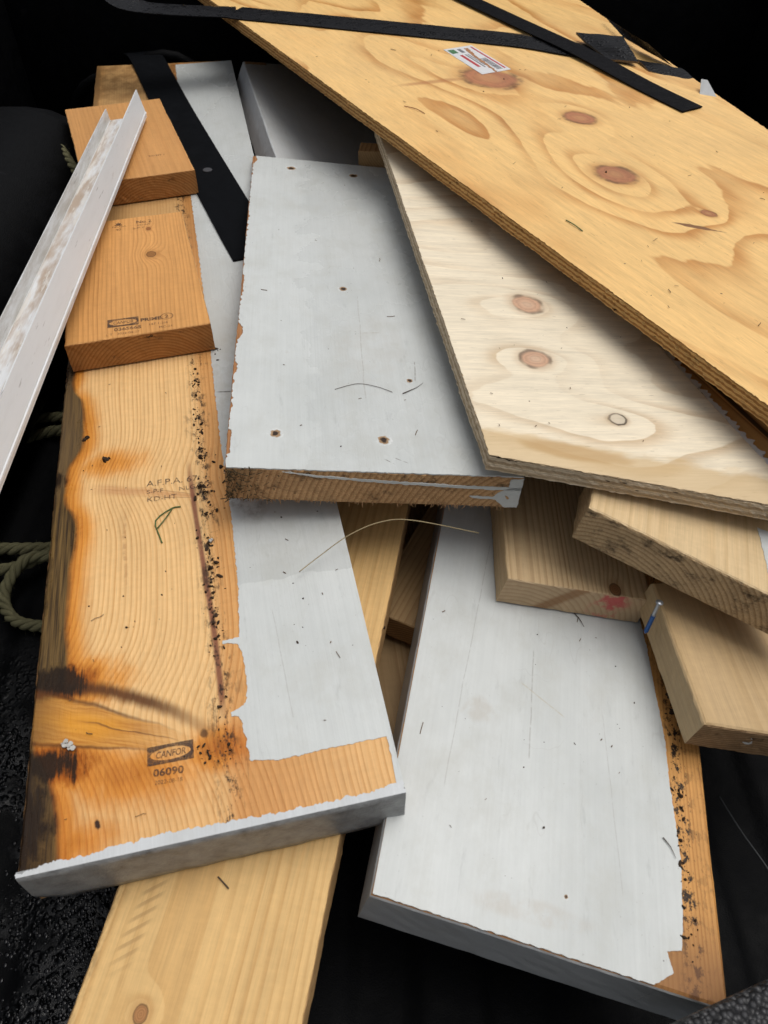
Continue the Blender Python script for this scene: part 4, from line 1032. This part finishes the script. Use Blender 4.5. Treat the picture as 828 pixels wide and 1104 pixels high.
# ------------------------------------------------------------------ ROPES
def rope_mat():
    g = G('olive hemp rope'); n = g.noise(g.P, 900, 3, 0.7); b = g.noise(g.P, 60, 3)
    return g.finish(g.mul(g.mix(b, (0.10, 0.095, 0.050), (0.22, 0.205, 0.115)), 0.6 + n * 0.8), 0.85, n, 0.9, 0.0015, spec=0.1)
ROPE = rope_mat()
def rope(pts, R, label, group=None):
    path = smooth_path(pts, 14); parts = []; rr = random.Random(len(pts))
    s = [0.0]
    for i in range(1, len(path)): s.append(s[-1] + (path[i] - path[i - 1]).length)
    N = int(s[-1] / 0.0022); fine = []; j = 0
    for i in range(N + 1):
        d = s[-1] * i / N
        while j < len(s) - 2 and s[j + 1] < d: j += 1
        fine.append(path[j].lerp(path[j + 1], (d - s[j]) / max(1e-9, s[j + 1] - s[j])))
    for st in range(3):
        q = []
        for i, p in enumerate(fine):
            t = (fine[min(i + 1, N)] - fine[max(i - 1, 0)]).normalized(); a = t.cross(Vector((0, 0, 1))).normalized(); b = a.cross(t)
            th = 2 * math.pi * (s[-1] * i / N) / (R * 5.2) + st * 2 * math.pi / 3
            q.append(p + a * (R * 0.52 * math.cos(th)) + b * (R * 0.52 * math.sin(th)))
        parts.append(tube_verts(q, R * 0.52, 8))
    for i in range(int(s[-1] * 900)):     # stray hairs
        p = rr.choice(fine); d = Vector((rr.gauss(0, 1), rr.gauss(0, 1), rr.gauss(0, 1))).normalized()
        e = p + d * R * 0.9; parts.append(tube_verts([e, e + (d + Vector((rr.gauss(0, .6), rr.gauss(0, .6), 0))) * R * 0.45], 0.00025, 3, [1, 0.3]))
    v, f = join(parts)
    return tag(mesh('rope', v, f, [ROPE], None, None, True), label, 'rope', group)
G_R = 'olive ropes on the truck bed floor'
rope([(-0.70, 1.000, -0.046), (-0.598, 1.008, -0.048), (-0.535, 1.010, -0.048), (-0.45, 0.99, -0.048)], 0.0092, 'upper straight olive rope crossing left of the long plank near the channel', G_R)
rope([(-0.72, 0.88, -0.048), (-0.648, 0.922, -0.048), (-0.577, 0.966, -0.048), (-0.526, 0.978, -0.048), (-0.44, 0.965, -0.048)], 0.0092, 'slanting olive rope just below the upper straight rope', G_R)
rope([(-0.66, 0.722, -0.048), (-0.554, 0.718, -0.048), (-0.474, 0.719, -0.048), (-0.40, 0.72, -0.048)], 0.0092, 'straight olive rope just above the looped rope at lower left', G_R)
rope([(-0.66, 0.690, -0.048), (-0.575, 0.676, -0.046), (-0.541, 0.676, -0.044), (-0.505, 0.682, -0.040), (-0.470, 0.700, -0.034), (-0.44, 0.715, -0.030), (-0.425, 0.705, -0.032), (-0.455, 0.692, -0.034), (-0.495, 0.684, -0.028), (-0.515, 0.655, -0.038), (-0.516, 0.624, -0.048), (-0.490, 0.593, -0.048), (-0.447, 0.583, -0.048), (-0.38, 0.58, -0.048)], 0.0082, 'olive rope bent in an open loop beside the long plank', G_R)
rope([(-0.70, 1.58, 0.17), (-0.654, 1.516, 0.225), (-0.614, 1.472, 0.230), (-0.584, 1.43, 0.228), (-0.536, 1.37, 0.19), (-0.49, 1.34, 0.10)], 0.0085, 'short piece of paler rope behind the upper end of the metal channel')

# ------------------------------------------------------------------ SCREW, TWIGS, GRASS, CRUMBS
sw = bpy.data.objects.new('screw', None); COL.objects.link(sw); sw.location = (0.262, 0.438, 0.152)
tag(sw, 'blue coated screw with silver head leaning between two pine offcuts', 'screw')
A, Bv = Vector((0.0, 0.0, 0.0)), Vector((0.0055, 0.0075, 0.042))
q = [A.lerp(Bv, i / 40) for i in range(41)]
mesh('shank', *tube_verts([tuple(p) for p in q[:24]], 0.0025, 10, [0.6 + 0.4 * (i % 2) if i > 2 else 0.3 + 0.12 * i for i in range(24)]), [BLUE], None, sw, True)
mesh('neck', *tube_verts([tuple(p) for p in q[23:39]], 0.0021, 10), [STEEL], None, sw, True)
mesh('head', *tube_verts([tuple(p) for p in q[37:41]], 0.0038, 14, [0.4, 0.7, 1.0, 1.0]), [STEEL], None, sw, True)
def on(M, pts, h=0.0012): return [tuple(M @ Vector((x, y, h if len(r) == 0 else r[0]))) for x, y, *r in pts]
MC = Matrix.Translation(C_LOC) @ Euler(C_ROT).to_matrix().to_4x4()
MR = Matrix.Translation(LR_LOC) @ Euler(LR_ROT).to_matrix().to_4x4()
MLL = Matrix.Translation((-0.2381, 0.0559, 0.1410)) @ Euler((0.0079, 0.0013, -0.1662)).to_matrix().to_4x4()
tag(tube('grass_stalk', [(-0.082, 0.465, 0.2165), (-0.063, 0.482, 0.220), (-0.035, 0.499, 0.231), (-0.004, 0.514, 0.234), (0.029, 0.522, 0.228), (0.098, 0.527, 0.203)], 0.00055, STRAW), 'thin dry grass stalk arching under the brown sawn end of the middle board', 'grass stalk')
gb = [(0.1312, 0.347), (0.1216, 0.3462), (0.1052, 0.3323), (0.1085, 0.3109), (0.1111, 0.3003)]
g1 = join([tube_verts(smooth_path(on(ML, gb), 3), 0.0008, 5), tube_verts(smooth_path(on(ML, [(0.1230, 0.3465, 0.002), (0.1165, 0.334, 0.0025), (0.1070, 0.3205, 0.002)]), 3), 0.0007, 5)])
tag(mesh('grass_leaf', *g1, [GRASS], None, None, True), 'bent green grass blade forming a triangle below the printed letters on the plank', 'grass blade')
tag(tube('dark_hair', on(MC, [(0.1127, 0.1352), (0.1383, 0.1473), (0.160, 0.1425), (0.177, 0.1324)], 0.0016), 0.00028, HAIR), 'single thin curved fibre lying across the middle white board', 'fibre')
tag(tube('twig', on(MC, [(0.1884, 0.1300), (0.1975, 0.1365), (0.2060, 0.1430), (0.2144, 0.1525)], 0.0018), 0.0006, HAIR, taper=True), 'small dark twig beside the long fibre on the middle white board', 'twig')
tag(tube('twig', on(MLL, [(0.0772, 0.168), (0.0820, 0.1650), (0.0885, 0.1608)], 0.0016), 0.0006, HAIR), 'tiny curved twig on the clean pine plank at the bottom', 'twig')
tag(tube('twig', on(MR, [(0.158, 0.335), (0.166, 0.327), (0.171, 0.318)], 0.002), 0.0007, HAIR, taper=True), 'short dark twig below the red-chalked offcut on the lower white board', 'twig')
tag(tube('twig', on(MR, [(0.243, 0.110), (0.2495, 0.103), (0.2535, 0.094)], 0.002), 0.0006, HAIR, taper=True), 'short dark twig at the edge of the bare orange strip near its bottom', 'twig')
tag(tube('pine_needle', [tuple(p1(0.0594, 0.4877, 0.0012)), tuple(p1(0.0601, 0.4711, 0.0017)), tuple(p1(0.0598, 0.4545, 0.0012))], 0.0007, GRASS), 'short greenish needle on the golden plywood near its front edge', 'needle')
tag(tube('wood_sliver', [tuple(p1(0.0809, 0.8708, 0.0010)), tuple(p1(0.0772, 0.8909, 0.0019)), tuple(p1(0.0676, 0.9121, 0.0010))], 0.0006, plain('red brown sliver', (0.28, 0.09, 0.03), 0.7)), 'thin reddish sliver on the golden plywood below the wet strap', 'sliver')
tag(tube('thin_wire', [(0.365, 0.345, -0.024), (0.376, 0.307, -0.022), (0.391, 0.270, -0.022), (0.42, 0.20, -0.03)], 0.0010, plain('dull grey wire', (0.035, 0.037, 0.04), 0.5)), 'thin grey wire on the black floor to the right of the lower white board', 'wire')

def crumbs(name, spots, seed, mat, label_kind='stuff'):
    """loose dirt: little uneven lumps; spots are (matrix, x, y, spread x, spread y, count, size)"""
    rr = random.Random(seed); parts = []
    bm = bmesh.new(); bmesh.ops.create_icosphere(bm, subdivisions=1, radius=1.0)
    bv = [v.co.copy() for v in bm.verts]; bf = [tuple(v.index for v in f.verts) for f in bm.faces]; bm.free()
    for M, cx, cy, sx, sy, n, sz, h in spots:
        for _ in range(n):
            r = sz * (0.22 + 1.5 * rr.random() ** 4)
            c = M @ Vector((rr.gauss(cx, sx), rr.gauss(cy, sy), r * 0.3 + h)); rot = Euler((rr.random() * 6, rr.random() * 6, rr.random() * 6)).to_matrix()
            sc = Vector((1.0 + rr.random(), 0.5 + rr.random() * 0.7, 0.4 + rr.random() * 0.4))
            parts.append(([tuple(c + (rot @ Vector((p.x * sc.x, p.y * sc.y, p.z * sc.z))) * r * (0.75 + 0.5 * rr.random())) for p in bv], bf))
    v, f = join(parts); return tag(mesh(name, v, f, [mat]), kind=label_kind)
sp = []
yy = 0.60
while yy > 0.06:
    n = int(10 * max(0.0, 0.35 + mnoise.noise(Vector((yy * 30, 0.3, 0)))) + 3 * (0.4 < yy < 0.6))
    sp.append((ML, 0.1565, yy, 0.0030, 0.004, n, 0.0014, 0.0)); yy -= 0.008
sp += [(ML, x, y, s1, s2, n, z, 0.0) for x, y, s1, s2, n, z in ((0.157, 0.365, 0.006, 0.006, 30, 0.0015), (0.161, 0.338, 0.005, 0.006, 26, 0.0019), (0.159, 0.262, 0.004, 0.005, 26, 0.0018), (0.150, 0.300, 0.010, 0.008, 22, 0.0013), (0.185, 0.385, 0.007, 0.010, 40, 0.0014),
       (0.053, 0.437, 0.003, 0.002, 8, 0.0017), (0.028, 0.474, 0.002, 0.002, 8, 0.0018), (0.082, 0.205, 0.003, 0.002, 4, 0.0019), (0.040, 0.393, 0.002, 0.001, 4, 0.0015), (0.10, 0.30, 0.05, 0.10, 30, 0.0008), (0.24, 0.30, 0.03, 0.12, 46, 0.0009), (0.225, 0.18, 0.004, 0.004, 3, 0.0020), (0.24, 0.75, 0.02, 0.15, 20, 0.0009), (0.145, 0.066, 0.010, 0.006, 46, 0.0013), (0.187, 0.61, 0.003, 0.01, 10, 0.0014))]
sp += [(MR, 0.261, y, 0.0035, 0.012, 24, 0.0015, 0.0) for y in (0.04, 0.08, 0.12, 0.16, 0.2, 0.25, 0.30)]
sp += [(MR, 0.13, 0.25, 0.07, 0.10, 26, 0.0009, 0.0), (MC, 0.15, 0.3, 0.07, 0.2, 24, 0.0007, 0.0008), (MP1, 0.25, 0.55, 0.12, 0.2, 30, 0.0008, 0.0), (Matrix.Translation(P2_LOC) @ Euler(P2_ROT).to_matrix().to_4x4(), 0.12, 0.2, 0.05, 0.1, 14, 0.0008, 0.0)]
crumbs('dirt_crumbs', sp, 3, DIRT)
FLK = plain('white paint flake', (0.42, 0.41, 0.38), 0.5, 0.15)
def flake(M, x, y, r, seed, label):
    rr = random.Random(seed); parts = []
    for i in range(9):
        cx, cy = x + rr.gauss(0, r * 0.6), y + rr.gauss(0, r * 0.5); n = rr.randint(5, 7); a0 = rr.random() * 6; q = []
        tz = rr.uniform(-0.4, 0.4)
        for k in range(n):
            a = a0 + 2 * math.pi * k / n; w = r * rr.uniform(0.3, 0.75); q.append((cx + w * math.cos(a), cy + w * math.sin(a)))
        top = [tuple(M @ Vector((p[0], p[1], 0.0022 + tz * (p[0] - cx) + 0.0006 * (i % 3)))) for p in q]
        bot = [tuple(M @ Vector((p[0], p[1], 0.0012 + tz * (p[0] - cx) + 0.0006 * (i % 3)))) for p in q]
        parts.append((top + bot, [tuple(range(n)), tuple(reversed(range(n, 2 * n)))] + [(k, k + n, (k + 1) % n + n, (k + 1) % n) for k in range(n)]))
    return tag(mesh('paint_flake', *join(parts), [FLK]), label, 'paint flake')
flake(ML, 0.0305, 0.0945, 0.0042, 4, 'ragged white paint flake stuck on the black rot below the amber knot')
flake(ML, 0.1600, 0.2920, 0.0022, 8, 'tiny white paint flake in the dirt beside the reddish line on the long plank')
rr = random.Random(31); parts = []
MP2 = Matrix.Translation(P2_LOC) @ Euler(P2_ROT).to_matrix().to_4x4()
for M, x0, x1, y0, y1, n in ((MP1, 0.03, 0.42, 0.15, 1.25, 40), (MP2, 0.02, 0.19, 0.0, 0.50, 12), (MC, 0.02, 0.22, 0.02, 0.75, 12), (MR, 0.01, 0.23, 0.03, 0.40, 12), (ML, 0.03, 0.15, 0.02, 0.60, 12), (ML, 0.19, 0.28, 0.07, 0.35, 8)):
    for i in range(n):
        x, y, a, L = rr.uniform(x0, x1), rr.uniform(y0, y1), rr.random() * 3.14, 0.0010 + 0.005 * rr.random() ** 4
        p = [M @ Vector((x + L * t * math.cos(a) + rr.gauss(0, L * 0.08), y + L * t * math.sin(a) + rr.gauss(0, L * 0.08), 0.0013)) for t in (-1, -0.3, 0.4, 1)]
        parts.append(tube_verts(smooth_path(p, 2), 0.00018 + 0.0003 * rr.random(), 4))
tag(mesh('bark_splinters', *join(parts), [plain('brown splinters', (0.13, 0.075, 0.035), 0.7, 0.5, 40)]), kind='stuff')
# debris packed into the left corner of the brown sawn end
parts = []; rr = random.Random(9)
for i in range(150):
    x = abs(rr.gauss(0, 0.020)); z = -0.041 * rr.random(); y = yo(x) - 0.0012
    a = rr.random() * 6.28; L = 0.0015 + 0.006 * rr.random() ** 2
    p0 = Vector((x, y, z)); d = Vector((math.cos(a), -0.3 * rr.random(), math.sin(a) * 0.8)); 
    parts.append(tube_verts(smooth_path([p0, p0 + d * L * 0.5 + Vector((0, -0.001, 0.001)), p0 + d * L], 2), 0.00022 + rr.random() * 0.0004, 4))
parts = [([tuple(MC @ Vector(p)) for p in v], f) for v, f in parts]
tag(mesh('moss_litter', *join(parts), [plain('dark moss litter', (0.055, 0.042, 0.020), 0.8, 0.5, 200)]), kind='stuff')
# water drops on the liner floor
rr = random.Random(12); parts = []
bm = bmesh.new(); bmesh.ops.create_uvsphere(bm, u_segments=8, v_segments=5, radius=1.0)
bv = [v.co.copy() for v in bm.verts]; bf = [tuple(v.index for v in f.verts) for f in bm.faces]; bm.free()
for i in range(14000):
    x, y = rr.uniform(-0.46, -0.16), rr.uniform(0.12, 0.50)
    dens = 0.10 + 1.0 * math.exp(-((x + 0.295) / 0.035) ** 2 - ((y - 0.21) / 0.09) ** 2) + 0.25 * mnoise.noise(Vector((x * 25, y * 25, 0)))
    if rr.random() > dens: continue
    r = 0.0006 + 0.0022 * rr.random() ** 2.2; st = 0.8 + 0.5 * rr.random()
    q = (x / 0.13) % 1.0; t = max(0.0, min(1.0, (0.5 - abs(q - 0.5)) * 6 - 0.9)); zf = wz + 0.008 * (t * t * (3 - 2 * t)) - 0.008
    parts.append(([(x + p.x * r * st, y + p.y * r / st, zf + p.z * r * 0.35) for p in bv], bf))
gw = G('water drop'); WATER = gw.finish((0.005, 0.005, 0.006), 0.10, spec=0.38)
tag(mesh('water_drops', *join(parts), [WATER], None, None, True), kind='stuff')

# ------------------------------------------------------------------ LIGHT, CAMERA
w = bpy.data.worlds.new('World'); SC.world = w; w.use_nodes = True
nt = w.node_tree; nt.nodes.clear()
sky = nt.nodes.new('ShaderNodeTexSky'); sky.sky_type = 'NISHITA'; sky.sun_disc = False
SUN_EL, SUN_AZ = math.radians(70), math.radians(70)      # azimuth from +y towards +x: the light comes from behind the pile
sky.sun_elevation = SUN_EL; sky.sun_rotation = SUN_AZ; sky.air_density = 1.0; sky.dust_density = 6.0; sky.ozone_density = 0.6
bg = nt.nodes.new('ShaderNodeBackground'); bg.inputs[1].default_value = 0.105
ow = nt.nodes.new('ShaderNodeOutputWorld')
hs = nt.nodes.new('ShaderNodeHueSaturation'); hs.inputs['Saturation'].default_value = 0.28      # overcast: a greyer sky
nt.links.new(sky.outputs[0], hs.inputs['Color']); nt.links.new(hs.outputs[0], bg.inputs[0]); nt.links.new(bg.outputs[0], ow.inputs[0])
sl = bpy.data.lights.new('sun', 'SUN'); sl.energy = 1.25; sl.angle = math.radians(50); sl.color = (1.0, 0.975, 0.94)
so = bpy.data.objects.new('sun', sl); COL.objects.link(so)
dirv = Vector((math.sin(SUN_AZ) * math.cos(SUN_EL), math.cos(SUN_AZ) * math.cos(SUN_EL), math.sin(SUN_EL)))
so.rotation_euler = (-dirv).to_track_quat('-Z', 'Y').to_euler(); so.location = (0.5, 1.5, 3)
cam = bpy.data.cameras.new('camera'); co = bpy.data.objects.new('camera', cam); COL.objects.link(co)
co.location = (0, 0, 0.8); co.rotation_euler = (math.radians(90 - 47), 0, 0)
cam.sensor_fit = 'VERTICAL'; cam.sensor_height = 36.0; cam.lens = 830.0 / 1104 * 36.0
cam.clip_start = 0.01; cam.clip_end = 100
cam.dof.use_dof = True; cam.dof.focus_distance = 0.95; cam.dof.aperture_fstop = 12
SC.camera = co
SC.view_settings.view_transform = 'Standard'; SC.view_settings.look = 'None'; SC.view_settings.gamma = 1.0; SC.view_settings.exposure = -0.02
SC.view_settings.use_curve_mapping = False
